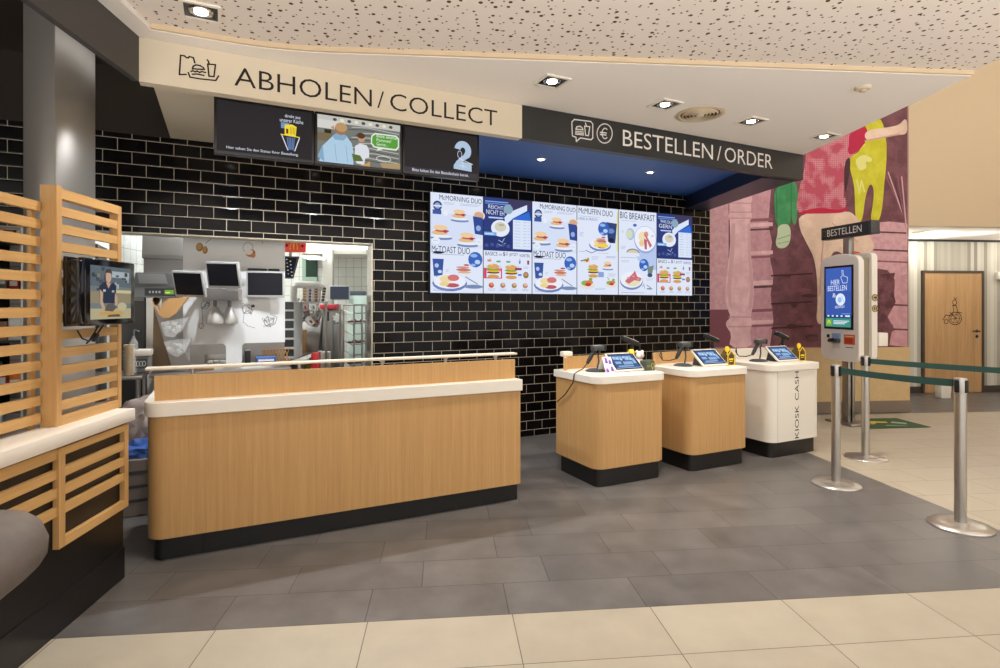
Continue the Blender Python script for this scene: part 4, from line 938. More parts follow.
# ------------------------------------------------------------------ self-order kiosk
kz = math.atan2(-.22, .975)                                # local y runs along the kiosk's width towards the mural, local -x is its face
KR = math.atan2(.975, -.22) - math.pi/2
t = thing('order_kiosk', 'tall white self order kiosk with lit blue screen and black sign on a pole', 'kiosk', (4.31, 6.95, 0), KR - math.pi/2)
# local x: along the width (negative is nearer the mural), local -y faces the counters
def KB(): return B()
b = B(); b.rbox(-.20, .20, -.16, .16, 0, .03, STEELD, .008); b.build('base', t)
b = B(); b.rbox(-.05, .05, -.05, -.012, .03, .80, STEELD, .006); b.build('pole', t); b = B(); b.rbox(-.05, .05, .012, .05, .03, .80, STEELD, .006); b.build('pole', t); b = B(); b.rbox(-.045, .045, -.04, .04, 2.02, 2.36, STEELD, .006); b.build('sign_pole', t)
def shield(x0, x1, z0, z1, r, arch, n=8):
    pts = []
    for i in range(n+1): a = R(180+90*i/n); pts.append((x0+r+r*math.cos(a), z0+r+r*math.sin(a)))
    for i in range(n+1): a = R(270+90*i/n); pts.append((x1-r+r*math.cos(a), z0+r+r*math.sin(a)))
    for i in range(n+1): a = R(0+90*i/n); pts.append((x1-r+r*math.cos(a), z1-arch-r+r*math.sin(a)))
    for i in range(1, n): f = i/n; pts.append((x1-r+(x0-x1+2*r)*f, z1-arch+arch*math.sin(math.pi*f)))
    for i in range(n+1): a = R(90+90*i/n); pts.append((x0+r+r*math.cos(a), z1-arch-r+r*math.sin(a)))
    return pts
KW = mat('kiosk_white', (242, 236, 226), .35)
b = B(); b.extr(shield(-.29, .29, .775, 2.09, .10, .03), -.14, -.06, KW); b.build('front_panel', t, bevel=.012)
b = B(); b.box(-.25, .25, -.06, .045, .86, 2.03, mat('kiosk_grey', (150, 138, 118), .45)); b.build('core', t, smooth=0)
b = B(); b.extr(shield(-.29, .29, .80, 2.09, .06, .0), .045, .13, KW); b.build('back_panel', t, bevel=.01)
b = B(); b.box(-.225, .215, -.146, -.1395, 1.165, 1.945, BLACKG); b.build('screen_bezel', t, smooth=0)
ar = Art(lambda x, z: (-.20+x*.39, 1.19+z*.73), y0=-.1466)
ar.rect(0, .19, 1, 1, scr((60, 92, 176))); ar.rect(0, .15, 1, .2, scr((40, 66, 130))); ar.rect(0, .6, 1, 1, scr((66, 100, 186)))
wt = scr((232, 240, 255)); lb = scr((150, 196, 244))
ar.line([(.60, .84), (.66, .86), (.64, .95), (.69, .95), (.71, .86), (.86, .83), (.84, .74), (.68, .74), (.60, .84)], .006, wt)
ar.build('screen', t)
ar = Art(y0=-.1482)
ar.text('HIER', -.115, 1.715, .02, 1.775, wt); ar.text('BESTELLEN', -.165, 1.635, .125, 1.70, wt, slant=.006); ar.text('&', -.09, 1.555, -.05, 1.61, wt); ar.text('BEZAHLEN', -.05, 1.42, .09, 1.45, wt, slant=.01)
ar.ell(.03, 1.53, .072, .075, wt, 24); ar.ell(.02, 1.525, .03, .035, lb, 14); ar.line([(.05, 1.57), (.08, 1.50)], .008, lb); ar.line([(-.06, 1.60), (-.03, 1.55), (-.02, 1.58)], .006, wt)
for i, w_ in enumerate((.03, .03, .03, .03, .07)): ar.rect(-.17+i*.068, 1.318, -.17+i*.068+w_, 1.336, wt)
ar.rect(.05, 1.352, .17, 1.358, lb)
ar.rect(-.198, 1.192, .185, 1.30, scr((64, 148, 136))); ar.rect(-.19, 1.205, -.10, 1.29, scr((110, 176, 60))); ar.ring(-.145, 1.235, .02, .035, .008, scr((236, 240, 180)), 10, 0, 180); ar.text('M', -.164, 1.225, -.126, 1.265, scr((250, 214, 60)))
for z, x1 in ((1.262, .16), (1.245, .13), (1.228, .10)): ar.rect(-.075, z, x1, z+.009, wt)
ar.build('screen_picture', t)
b = B(); b.box(-.19, -.145, -.1412, -.139, 1.055, 1.095, BLACK); b.build('camera_window', t, smooth=0)
b = B(); b.rbox(-.115, .03, -.20, -.139, 1.0, 1.05, mat('reader_grey', (70, 74, 82), .35), .012); b.box(-.085, .03, -.165, -.139, 1.05, 1.115, mat('reader_blue', (150, 176, 214), .4)); b.rbox(-.10, .02, -.145, -.1385, .93, 1.0, OFFW, .004)
b.build('card_reader', t)
b = B(); b.cyl((-.10, -.203, 1.02), (-.02, -.20, 1.045), .014, BLACKG); b.build('reader_slot', t)
b = B(); b.box(.075, .235, -.1416, -.139, .985, 1.105, mat('sticker_orange', (214, 92, 46), .5)); b.box(.09, .22, -.1421, -.1416, 1.075, 1.09, ink((246, 200, 150))); b.box(.09, .20, -.1421, -.1416, 1.0, 1.06, ink((190, 66, 40))); b.box(.10, .21, -.1414, -.139, .945, .953, BLACK)
b.build('sticker', t, smooth=0)
b = B()
for z in (1.55, 1.42):
    b.cyl((.2902, .088, z), (.294, .088, z), .042, mat('badge_dark', (60, 50, 36), .4), n=24)
    b.cyl((.294, .088, z), (.2945, .088, z), .036, mat('badge_gold', (196, 170, 110), .4), n=24)
b.add([(.2953, .065, 1.543), (.2953, .065, 1.557), (.2953, .092, 1.557), (.2953, .092, 1.574), (.2953, .116, 1.55), (.2953, .092, 1.526), (.2953, .092, 1.543)], [tuple(range(7))], BLACK)
b.add([(.2953, .07, 1.40), (.2953, .082, 1.40), (.2953, .082, 1.44), (.2953, .07, 1.44)], [(0, 1, 2, 3)], BLACK); b.add([(.2953, .095, 1.40), (.2953, .107, 1.40), (.2953, .107, 1.44), (.2953, .095, 1.44)], [(0, 1, 2, 3)], BLACK)
b.build('badge', t)
b = B(); b.rbox(.2, .31, .13, .26, .97, 1.13, KW, .008); b.box(.2, .25, .13, .17, .93, .97, KW); b.build('receipt_box', t)
b = B(); b.rbox(-.37, .36, -.06, .06, 2.30, 2.455, mat('sign_black', (38, 38, 38), .45), .006); sgn = b.build('sign', t)
b = B(); b.rbox(.345, .385, -.062, .062, 2.298, 2.457, mat('sign_end', (64, 64, 66), .4), .004); b.build('end_cap', sgn)
ar = Art(y0=-.0606); ar.text('BESTELLEN', -.27, 2.335, .25, 2.42, ink((236, 232, 226))); ar.line([(-.345, 2.345), (-.295, 2.345), (-.295, 2.415), (-.345, 2.415)], .006, ink((120, 116, 110)), True); ar.build('lettering', sgn)
# ------------------------------------------------------------------ barrier posts
GREENB = mat('belt_green', (40, 76, 70), .75)
def post(name, label, p, belt_to=None, za=.945, zb=.945, hb=.048):
    t = thing(name, label, 'barrier post', (p.x, p.y, 0), 0, 'barrier posts with green belts')
    b = B(); b.lathe([(.18, 0), (.18, .006), (.172, .014), (.11, .020), (.06, .024), (.045, .03), (.001, .03)], STEEL, 48); b.build('base', t)
    b = B(); b.lathe([(.034, .025), (.034, .90), (.001, .90)], STEEL, 32); b.build('pole', t)
    b = B(); b.lathe([(.036, .875), (.037, .88), (.037, .966), (.034, .975), (.001, .977)], STEEL, 32); b.build('head', t)
    b = B()
    for a in (20, 110, 200, 290):
        b.M = Matrix.Rotation(R(a), 4, 'Z'); b.rbox(.030, .0415, -.014, .014, .882, .964, BLACK, .003)
    b.M = Matrix(); b.build('belt_slots', t)
    if belt_to is not None:
        d = Vector((belt_to.x-p.x, belt_to.y-p.y, 0)); L_ = d.length; d.normalize(); n = Vector((-d.y, d.x, 0))*.0012
        b = B(); v = []; N = 14
        for i in range(N+1):
            f = i/N; q = d*(.036+(L_-.072)*f); z = za*(1-f)+zb*f-.02*4*f*(1-f)*.4
            v += [(q+n+Vector((0, 0, z))), (q-n+Vector((0, 0, z))), (q-n+Vector((0, 0, z-hb))), (q+n+Vector((0, 0, z-hb)))]
        fs = []
        for i in range(N):
            for k in range(4): fs.append((i*4+k, i*4+(k+1) % 4, (i+1)*4+(k+1) % 4, (i+1)*4+k))
        b.add(v, fs, GREENB); b.build('belt', t)
    return t
pA, pB, pC = hz(836, 484.5), hz(865.5, 458), hz(960.5, 526)
pD = Vector((4.55, 4.13, 0))
post('barrier_post', 'steel barrier post nearest the white order counter', pA, pC, .955, .962)
post('barrier_post', 'steel barrier post standing in front of the kiosk base', pB, pD, .95, .95)
post('barrier_post', 'steel barrier post standing alone where the dark floor meets the beige tiles', pC)
post('barrier_post', 'steel barrier post out by the hall that takes the far belt', pD)
# ------------------------------------------------------------------ low partition with ledge, slatted screens
UP = -1.71
vE = 3.18
t = thing('low_partition', 'black low partition with white ledge and oak lattice beside the bench', 'partition', tl(UP, vE, 0), T)
Lp = 5.2
b = B(); b.box(-.22, 0, -Lp, 0, .16, .835, PLINTH); b.build('panel', t, smooth=0)
b = B(); b.box(-.22, .006, -Lp, .004, 0, .165, mat('plinth_satin', (24, 23, 24), .28)); b.build('plinth', t, smooth=0)
b = B(); b.rbox(-.26, .045, -Lp, .035, .835, .90, SOLID, .006); b.build('ledge', t)
b = B()
xo, xi = .030, .004
def lv(px, py): v, z = sp(px, py, UP+.03); return v-vE, z
yr = -.005; yl_ = lv(62, 480)[0]
b.box(xi, xo, yr-.035, yr, .385, .825, WOODV); b.box(xi, xo, yl_-.02, yl_+.022, .385, .79, WOODV)
b.box(xi, xo, yl_+.022, yr-.035, .385, .425, WOODY); b.box(xi, xo, yl_-.02, yr-.035, .79, .825, WOODY)
b.build('lattice_frame', t, smooth=0)
b = B()
for z in (.714, .632, .550): b.box(xi, xo-.004, yl_+.022, yr-.035, z-.021, z+.021, WOODY)
for z in (.800, .714, .632, .550): b.box(xi, xo-.008, -Lp, yl_-.02, z-.021, z+.021+(.004 if z > .78 else 0), WOODY)
b.build('lattice_slats', t, smooth=0)
US = -1.755
v0s, v1s = sp(57.5, 300, US)[0], sp(121.5, 300, US)[0]
t = thing('slatted_screen', 'tall oak slatted screen on the ledge carrying the black monitor', 'screen', tl(US, v1s, .90), T, 'oak slatted screens on the ledge')
Ls = v1s-v0s
b = B(); b.box(-.07, 0, -Ls-.006, -Ls+.03, 0, 1.10, WOODV); b.box(-.045, 0, -.03, 0, 0, 1.09, WOODV); b.box(-.045, 0, -Ls+.03, -.03, 1.045, 1.09, WOODY); b.box(-.045, 0, -Ls+.03, -.03, 0, .045, WOODY); b.build('frame', t, smooth=0)
b = B()
for i in range(1, 13): 
    z = 1.09-.0815*i
    if .38 < z < .85 and False: continue
    b.box(-.028, -.004, -Ls+.03, -.03, z-.043, z, WOODY)
b.build('slats', t, smooth=0)
US2 = -1.815
t = thing('slatted_screen', 'lower oak slatted screen on the ledge nearest the grey bench', 'screen', tl(US2, v0s-.012, .90), T, 'oak slatted screens on the ledge')
b = B(); b.box(-.042, -.025, -.028, 0, 0, 1.02, WOODV); b.build('upright', t, smooth=0); b = B(); b.box(-.042, -.025, -2.2, -2.17, 0, 1.02, WOODV); b.build('upright', t, smooth=0)
b = B()
for i in range(13): b.box(-.024, 0, -2.2, -.004, 1.02-.0795*i-.043, 1.02-.0795*i, WOODY)
b.build('slats', t, smooth=0)
# monitor on the screen
UMN = -1.68
va, vbm = sp(84.5, 300, UMN)[0], sp(135, 300, UMN)[0]
wM = vbm-va
t = thing('wall_monitor', 'black monitor mounted on the oak slatted screen showing a person at a table', 'monitor', tl(UMN, va, 1.355), T+math.pi/2)
# local x runs along the screen (away from camera), local -y faces the guests
vm0 = sp(57.5, 300, US)[0]-va
b = B(); b.rbox(vm0+.03, .42, .055, .072, .0, .325, BLACKG, .004); b.build('mount_plate', t)
b = B(); b.rbox(-.04, .02, .0, .06, .01, .31, BLACKG, .01); b.box(.1, .3, .03, .056, .08, .24, BLACK); b.rbox(vm0+.06, vm0+.14, .03, .056, .10, .20, BLACK, .006); b.build('mount_arm', t)
b = B(); b.rbox(0, wM, 0, .035, 0, .325, BLACKG, .008); hs = b.build('housing', t)
ar = Art(lambda x, z: (.042+x*(wM-.085), .03+z*.262), y0=-.0006)
ar.rect(0, 0, 1, 1, scr((120, 128, 128), .8)); ar.rect(0, .62, 1, 1, scr((96, 108, 116), .8)); ar.rect(.5, .8, .95, .92, scr((176, 186, 190), .8)); ar.rect(0, .3, 1, .52, scr((150, 140, 112), .8)); ar.rect(0, 0, 1, .2, scr((186, 176, 140), .8))
for i in range(26):
    x, z = random.random(), .5+random.random()*.45; ar.rect(x*.9, z, x*.9+.03+random.random()*.07, z+.03+random.random()*.06, scr(random.choice([(70, 80, 90), (170, 176, 176), (60, 64, 66), (136, 130, 110), (110, 120, 130)]), .8))
ar.rect(.6, .5, .99, .56, scr((210, 196, 150), .8))
ar.poly([(.2, .3), (.18, .62), (.28, .7), (.36, .72), (.44, .66), (.52, .7), (.6, .64), (.56, .3)], scr((42, 50, 70), .8)); ar.poly([(.34, .7), (.4, .58), (.46, .68)], scr((200, 164, 140), .8))
ar.ell(.4, .8, .07, .11, scr((206, 172, 150), .8), 16); ar.poly([(.31, .86), (.35, .95), (.45, .96), (.5, .86), (.46, .88), (.36, .88)], scr((70, 60, 60), .8)); ar.poly([(.3, .82), (.33, .9), (.34, .72), (.28, .72)], scr((90, 74, 62), .8))
ar.rect(.27, .52, .33, .56, scr((200, 206, 210), .8)); ar.rect(.48, .51, .54, .55, scr((170, 180, 200), .8))
ar.poly([(.19, .56), (.2, .3), (.26, .18), (.32, .2), (.26, .34), (.27, .5)], scr((200, 166, 140), .8)); ar.poly([(.56, .5), (.62, .42), (.62, .26), (.56, .26), (.55, .36)], scr((200, 166, 140), .8))
ar.poly([(.3, .16), (.36, .28), (.5, .3), (.6, .22), (.5, .14)], scr((96, 90, 84), .8)); ar.ell(.74, .24, .12, .08, scr((196, 186, 150), .8), 14); ar.poly([(.15, .08), (.2, .13), (.7, .15), (.78, .1), (.7, .06)], scr((206, 160, 90), .8)); ar.poly([(.36, .04), (.4, .08), (.66, .09), (.7, .04)], scr((90, 86, 76), .8))
ar.build('picture', t)
b = B(); b.tube([(.16, .03, .0), (.15, .045, -.04), (.10, .04, -.075), (.05, .04, -.06), (.03, .05, -.02)], .004, RUBBER); b.tube([(.2, .03, .0), (.16, .04, -.05), (.09, .045, -.085)], .004, RUBBER); b.cyl((.165, .04, -.045), (.14, .045, -.075), .011, RUBBER); b.build('cable', t)
# bench cushion
t = thing('bench', 'grey brown padded bench end in front of the black partition', 'bench', tl(-1.672, 2.06, 0), T)
b2 = bmesh.new(); bmesh.ops.create_cube(b2, size=1.0)
for v in b2.verts: v.co = Vector((.20+v.co.x*.42, -.85+v.co.y*1.7, .60+v.co.z*.20))
b = B()
xs = [-.01, .43]; 
prof = [(.0, .50), (.30, .50), (.38, .515), (.425, .56), (.43, .62), (.405, .675), (.35, .705), (.20, .715), (0, .715)]
ends = [(-1.9, 1.05, 0), (-.42, 1.05, 0), (-.30, 1.03, 0), (-.19, .99, 0), (-.10, .91, 0), (-.04, .78, 0), (-.005, .6, 0), (.0, .45, 0)]
vv = []; ff = []; n = len(prof)
for y, s_, dz_ in ends:
    for x, z in prof: vv.append((x*s_, y, .608+(z-.608)*(s_ if s_ < 1 else 1)))
for k_ in range(len(ends)-1):
    ff += [(k_*n+i, k_*n+(i+1) % n, (k_+1)*n+(i+1) % n, (k_+1)*n+i) for i in range(n)]
ff += [tuple(range(n))[::-1], tuple(range((len(ends)-1)*n, len(ends)*n))]
b.add(vv, ff, LEATHER); cu = b.build('cushion', t, (0, 0, .085), smooth=60)
b2.free()
b = B(); b.box(0.008, .2, -1.9, -.5, 0, .585, PLINTH); b.build('bench_base', t, smooth=0)
# ------------------------------------------------------------------ kitchen shell
b = B(); b.box(-9, 0, 10.0, 10.1, 0, 3.0, TILEW); struct(b, 'wall_kitchen', (0, 0, 0), T, smooth=0)
b = B(); b.box(-.62, -.52, 6.6, 10.1, 0, 3.0, TILEW2); struct(b, 'wall_kitchen_side', (0, 0, 0), T, smooth=0)
b = B(); b.prism([wallpt(-7.5, -.19), wallpt(-1.2, -.19), tuple(tl(-.5, 10.1)[:2]), tuple(tl(-9, 10.1)[:2])], 2.95, 3.05, CEILW); struct(b, 'ceiling', smooth=0)
uL = uv(hz(143.5, 300, 1.4) if False else (-.634*6.9, 6.9))[0]
b = B(); b.box(uL-.1, uL, 5.3, 7.35, 0, 2.9, TILEW2); struct(b, 'wall_kitchen_left', (0, 0, 0), T, smooth=0)
def area(loc, sx, sy, power, col=(236, 244, 244), rot=(0, 0, 0)):
    l = bpy.data.lights.new('area', 'AREA'); l.shape = 'RECTANGLE'; l.size = sx; l.size_y = sy; l.energy = power; l.color = lin(col)
    o = bpy.data.objects.new('area', l); C.objects.link(o); o.location = loc; o.rotation_euler = rot; return o
area(tl(-2.6, 6.7, 2.9), 1.2, .5, KITW, rot=(0, 0, T)); area(tl(-2.4, 8.6, 2.9), 1.6, .5, KITW, rot=(0, 0, T)); area(tl(-4.2, 5.8, 2.9), 1.0, .6, KITW*.3, rot=(0, 0, T))
def kbox(px0, px1, py0, py1, d):
    tc = (wp(px0, (py0+py1)/2, d)[0] + wp(px1, (py0+py1)/2, d)[0])/2
    t0, z1 = wp(px0, py0, d); t1 = wp(px1, py0, d)[0]; pxm = (px0+px1)/2
    return t0, t1, wp(pxm, py1, d)[1], wp(pxm, py0, d)[1]
def kthing(name, label, cat, px0, px1, py0, py1, d, group=None, floor=False):
    t0, t1, z0, z1 = kbox(px0, px1, py0, py1, d)
    if floor: z0 = 0
    return thing(name, label, cat, wloc(t0, d, z0), A, group), t1-t0, z1-z0
# pass-through board with cut-outs
t0, t1, z0, z1 = kbox(183, 285, 234, 362, -.28)
ZB = .90
hb_ = wp(234, 343.5, -.28)[1]; xa = wp(226, 340, -.28)[0]-t0; xb = wp(242, 340, -.28)[0]-t0; WB = t1-t0
t = thing('pass_board', 'white pass board with food sketches and rounded cut-outs behind three monitors', 'board', wloc(t0, -.28, ZB), A)
def arc(cx, cz, r, a0, a1, n=5): return [(cx+r*math.cos(R(a0+(a1-a0)*i/n)), cz+r*math.sin(R(a0+(a1-a0)*i/n))) for i in range(n+1)]
h2 = hb_-ZB
out = [(0, 0), (.05, 0), (.05, h2)] + arc(xa-.035, h2-.035, .035, 90, 0) + [(xa, 0), (xb, 0)] + arc(xb+.035, h2-.035, .035, 180, 90) + [(WB, h2), (WB, 2.3-ZB), (0, 2.3-ZB)]
b = B(); b.extr(out, 0, .03, mat('board_white', (244, 246, 246), .4)); b.build('board', t, smooth=0)
ar = Art(lambda x, y: (wp(x, y, -.28)[0]-t0, wp(x, y, -.28)[1]-ZB), y0=-.0005)
po = ink((200, 160, 100)); pd = ink((160, 116, 70)); gk = ink((96, 96, 96)); wh = ink((244, 240, 232))
for x, y, rx, ry in ((199.5, 247, 3.6, 4.4), (205, 250, 2.8, 3.8)): ar.ell(x, y, rx, ry, pd, 14); ar.ell(x-.5, y-.5, rx*.8, ry*.8, po, 14)
ar.ring(248, 247.5, 5, 5, .006, ink((190, 190, 186))); ar.ell(250.5, 253, 5, 4, ink((190, 120, 80)), 14); ar.ell(249, 252, 4, 3, wh, 12); ar.ell(253, 255.5, 2.6, 2.4, ink((206, 140, 100)), 10)
ar.line([(206, 243), (211, 239), (214, 236)], .006, ink((170, 170, 168))); ar.line([(262, 244), (264, 238)], .006, ink((180, 180, 178)))
for (cx, cy, s_) in ((205, 305, 5), (247, 309, 6), (269, 322, 6)):
    random.seed(int(cx)); pts = [(cx+s_*(random.random()*2-1), cy+s_*(random.random()*2-1)) for _ in range(9)]
    ar.line(pts, .0035, gk); ar.ring(cx, cy, s_*.8, s_*.8, .003, gk, 12)
ar.line([(202, 310), (203, 324), (201, 329)], .003, gk); ar.ring(201.5, 326, 2.6, 2.6, .003, gk, 12); ar.line([(244, 314), (243, 322), (248, 326), (255, 328)], .003, gk); ar.ell(253, 306, 2, 1.6, gk, 8)
ar.line([(262, 318), (266, 326), (275, 324), (277, 317), (270, 314)], .0035, gk)
ar.build('sketch_print', t)
# pass counter below it
t0c, t1c = wp(150, 360, .05)[0], wp(287, 360, -.28)[0]
t = thing('pass_counter', 'stainless steel pass counter below the white sketch board', 'counter', wloc(t0c, .12, 0), A)
Wc = t1c-t0c
b = B(); b.rbox(0, Wc, 0, .66, .86, .90, STEELD, .006); b.build('top', t)
b = B(); b.box(.03, Wc-.03, .03, .63, .12, .86, STEELD); b.build('body', t, smooth=0)
b = B(); b.box(.0, Wc, .655, .668, .90, 1.10, STEELD); b.build('upstand', t, smooth=0)
b = B(); b.box(.03, Wc-.03, .06, .63, 0, .12, PLINTH); b.build('plinth', t, smooth=0)
# monitors on the board
def kmon(label, px0, px1, py0, py1, d, tilt, roll=0):
    t, w_, h_ = kthing('order_monitor', label, 'monitor', px0, px1, py0, py1, d, 'monitors on the pass board'); w_ *= 1.09; t.rotation_euler.z = A-R(24 if tilt > 10 else 10); w_ *= (.96 if tilt > 10 else 1)
    rot = (R(tilt), R(roll), 0)
    b = B(); b.rbox(0, w_, 0, .035, 0, h_, LGREY, .005); hs = b.build('housing', t, (0, 0, 0), rot)
    b = B(); b.box(.012, w_-.014, -.0008, .002, .022, h_-.014, SCREENOFF); b.build('screen', hs, smooth=0)
    b = B(); b.box(w_*.4, w_*.6, .03, -d+.0 if False else .05, h_*.3, h_*.7, BLACK); b.cyl((w_/2, .04, h_*.5), (w_/2, max(.06, -.28*-1+d*1.0), h_*.5), .018, BLACK); b.build('mount', t, smooth=0)
    return t
kmon('tilted dark monitor on the white board beside the clear straw bins', 175.5, 207.5, 270.5, 297, -.05, 20, 1.5)
kmon('dark monitor on the white board above the two heat lamps', 208.3, 242, 261.8, 288.2, -.05, 18, 1.0)
kmon('upright dark monitor on the white board nearest the board edge', 246.5, 281.2, 271.5, 297.6, -.2, 2)
t, w_, h_ = kthing('sensor_bar', 'thin black sensor bar just above the upright monitor', 'bar', 247.5, 279.5, 268.6, 270.6, -.27)
b = B(); b.rbox(0, w_*.6, -.01, .01, 0, h_, BLACK, .003); b.rbox(w_*.64, w_, -.01, .01, 0, h_, BLACK, .003); b.box(w_*.55, w_*.7, -.004, .01, .003, h_-.003, LGREY); b.build('body', t)
# steel shelf with two heat lamps
t, w_, h_ = kthing('lamp_shelf', 'slanted steel shelf under the middle monitor holding the heat lamps', 'shelf', 203, 242, 289, 299, -.2)
b = B(); b.extx([(-.16, -.01), (-.15, -.014), (.08, h_), (.08, h_+.008), (.07, h_+.008)], 0, w_*.9, STEELD); b.box(w_*.5, w_, .02, .08, -.01, h_, STEELD); b.build('shelf', t, smooth=0)
for px, d, lab in ((215, -.16, 'brushed aluminium heat lamp hanging left of its twin'), (229.5, -.22, 'aluminium heat lamp hanging partly behind its twin')):
    lab = 'aluminium heat lamp hanging under the shelf on the straw bin side' if px < 220 else 'aluminium heat lamp hanging under the shelf toward the upright monitor'
    tt, zt = wp(px, 298, d); zb_ = wp(px, 323.5, d)[1]; H_ = zt-zb_
    t = thing('heat_lamp', lab, 'heat lamp', wloc(tt, d, zb_), A, 'heat lamps under the steel shelf')
    b = B(); b.lathe([(.070, 0), (.072, .004), (.066, .05), (.045, .10), (.026, .145), (.020, .15), (.001, .152), ], mat('lamp_alu', (200, 198, 194), .4, .5), 28); b.build('shade', t)
    b = B(); b.cyl((0, 0, .14), (0, 0, H_+.02), .014, GREYP); b.build('stem', t)
    b = B(); b.ball((0, 0, .03), .03, mat('bulb_white', (240, 220, 190), .4)); b.build('bulb', t)
# slanted straw and sachet holder
t, w_, h_ = kthing('sachet_holder', 'slanted steel holder with tan card scoop and clear bins of sachets', 'dispenser', 153, 192, 297, 366.5, -.02)
def hx(px, py, d=-.02): a, z = wp(px, py, d); return a-wp(153, 331, -.02)[0], z-wp(172, 366.5, -.02)[1]
b = B(); p_ = [hx(153, 303), hx(158, 303), hx(192, 366), hx(172, 366.4)]
b.extr([hx(153.5, 306), hx(158, 304), hx(192, 366), hx(171.5, 366.4)], .0, .012, STEELD); b.build('front_plate', t, smooth=0); b = B(); b.extr([hx(153.5, 306), hx(156, 308), hx(173, 366.4), hx(152, 366.4)], .012, .11, mat('stand_bronze', (128, 108, 84), .4, .6)); b.build('stand', t, smooth=0)
def bucket(name, p, m, dep=.12):
    b = B(); q = [hx(*x) for x in p]; b.extr(q, -dep, -dep+.004, m); b.extr([q[0], q[-1], ((q[-1][0]+q[-2][0])/2, q[-1][1])], -.006, 0.0, m)
    n = len(q)
    for i in range(n-1):
        a_, c_ = q[i], q[i+1]; b.add([(a_[0], -dep, a_[1]), (c_[0], -dep, c_[1]), (c_[0], 0, c_[1]), (a_[0], 0, a_[1])], [(0, 1, 2, 3)], m)
    return b.build(name, t, smooth=0)
b = B()
prof_ = [hx(*p) for p in ((189, 297.3), (183, 305), (177, 313), (171, 317.5), (165, 317.8), (160, 314), (156, 307), (153.5, 300.5), (156, 298.5), (161, 300))]
inn_ = [(x+(.006 if i > 4 else -.006), z+.012) for i, (x, z) in enumerate(prof_)][::-1]
b.extr(prof_+inn_, -.13, 0, TAN); b.extr([prof_[2], prof_[3], prof_[4], prof_[5], hx(164, 303), hx(171, 298.6), prof_[0]], -.132, -.126, TAN); b.build('card_scoop', t)
bucket('bin', [(190, 317), (183, 330), (174, 337), (166, 335), (162, 322)], GLASS); bucket('bin', [(193, 337), (186, 351), (178, 356), (170, 352), (165, 341)], GLASS)
random.seed(3)
for (cx, cy) in ((172, 327), (176, 347)):
    for i in range(8):
        x, z = hx(cx+random.uniform(-6, 7), cy+random.uniform(-4, 4)); b = B(); b.M = Matrix.Translation((x, -.06+random.uniform(-.03, .03), z)) @ Matrix.Rotation(random.uniform(-1, 1), 4, 'Y') @ Matrix.Rotation(random.uniform(-.8, .8), 4, 'X')
        b.rbox(-.02, .02, -.004, .004, -.014, .014, (PAPER, OFFW, DGREY)[i % 3 if i % 4 == 0 else i % 2], .002); o = b.build('sachet', None)
        tag(o, 'small paper sachet lying in the %s clear bin of the slanted holder' % ('upper' if cy < 340 else 'lower'), 'sachet', 'sachets in the %s bin' % ('upper' if cy < 340 else 'lower'))
        o.matrix_world = Matrix.Translation(t.location) @ Matrix.Rotation(A, 4, 'Z')
# grey machine with green display, dark fridge, scale
t, w_, h_ = kthing('label_printer', 'grey machine with slanted top and green lit display behind the monitor', 'machine', 133, 179, 272, 297.5, -.45, floor=False)
b = B(); b.extx([(0, 0), (0, h_*.42), (.14, h_), (.4, h_), (.4, 0)], 0, w_, GREYP); b.build('body', t, smooth=0, bevel=.004)
b = B(); b.box(w_*.25, w_*.95, -.004, 0, .015, h_*.36, DGREY); b.build('front_panel', t, smooth=0)
ar = Art(y0=-.0045); ar.rect(w_*.68, .03, w_*.88, h_*.3, scr((120, 170, 70))); ar.rect(w_*.70, .04, w_*.8, h_*.22, scr((230, 230, 120))); 
for i in range(4): ar.rect(w_*(.34+.07*i), .04, w_*(.38+.07*i), .06, ink((190, 190, 190)))
ar.build('display', t)
b = B(); b.M = Matrix.Rotation(0, 4, 'X'); b.add([(w_*.12, .012, h_*.5), (w_*.75, .012, h_*.5), (w_*.66, .115, h_*.92), (w_*.06, .115, h_*.92)], [(0, 1, 2, 3)], mat('hatch_light', (170, 174, 176), .25)); b.build('hatch', t, (0, -.004, .01), smooth=0)
t, w_, h_ = kthing('holding_cabinet', 'dark steel cabinet with a white side panel under the grey machine', 'cabinet', 118, 156, 297.5, 362, -.45, floor=True)
zt = wp(137, 297.5, -.45)[1]
b = B(); b.box(0, w_*.72, 0, .5, 0, zt, mat('cabinet_dark_steel', (120, 116, 112), .4, .8)); b.box(w_*.68, w_*.73, -.006, 0, .6, zt, BLACK); b.build('body', t, smooth=0)
b = B(); b.box(w_*.74, w_, -.01, .5, 0, zt, OFFW); b.build('side_panel', t, smooth=0)
b = B(); b.box(.01, w_*.70, -.012, 0, .55, zt-.03, mat('cabinet_glass', (70, 68, 66), .12)); b.build('door', t, smooth=0)
t, w_, h_ = kthing('pay_terminal_stand', 'grey device with small dark display beside the paper stack', 'device', 128, 149.5, 350, 373, .22)
b = B(); b.rbox(0, w_, 0, .16, 0, h_*.72, GREYP, .008); b.rbox(-.01, w_+.01, -.01, .17, h_*.72, h_, OFFW, .008); b.build('body', t)
ar = Art(y0=-.001); ar.rect(w_*.18, h_*.2, w_*.9, h_*.62, ink((70, 72, 72))); 
for i in range(4): ar.ring(w_*(.32+.14*i), h_*.4, .012, .02, .004, ink((220, 222, 220)), 10)
ar.build('display', t)
zs = t.location.z; ts_ = wp(139, 360, .22)[0]
t2 = thing('side_table', 'light steel side table behind the slatted screen', 'table', wloc(ts_-.35, .42, 0), A)
Ws = t0c-(ts_-.35)-.012
b = B(); b.rbox(0, Ws, 0, .45, zs-.03, zs-.001, STEELD, .004); b.build('tabletop', t2)
for x in (.03, Ws-.03):
    for y in (.03, .42): b = B(); b.cyl((x, y, 0), (x, y, zs-.03), .016, STEELD); b.build('leg', t2)
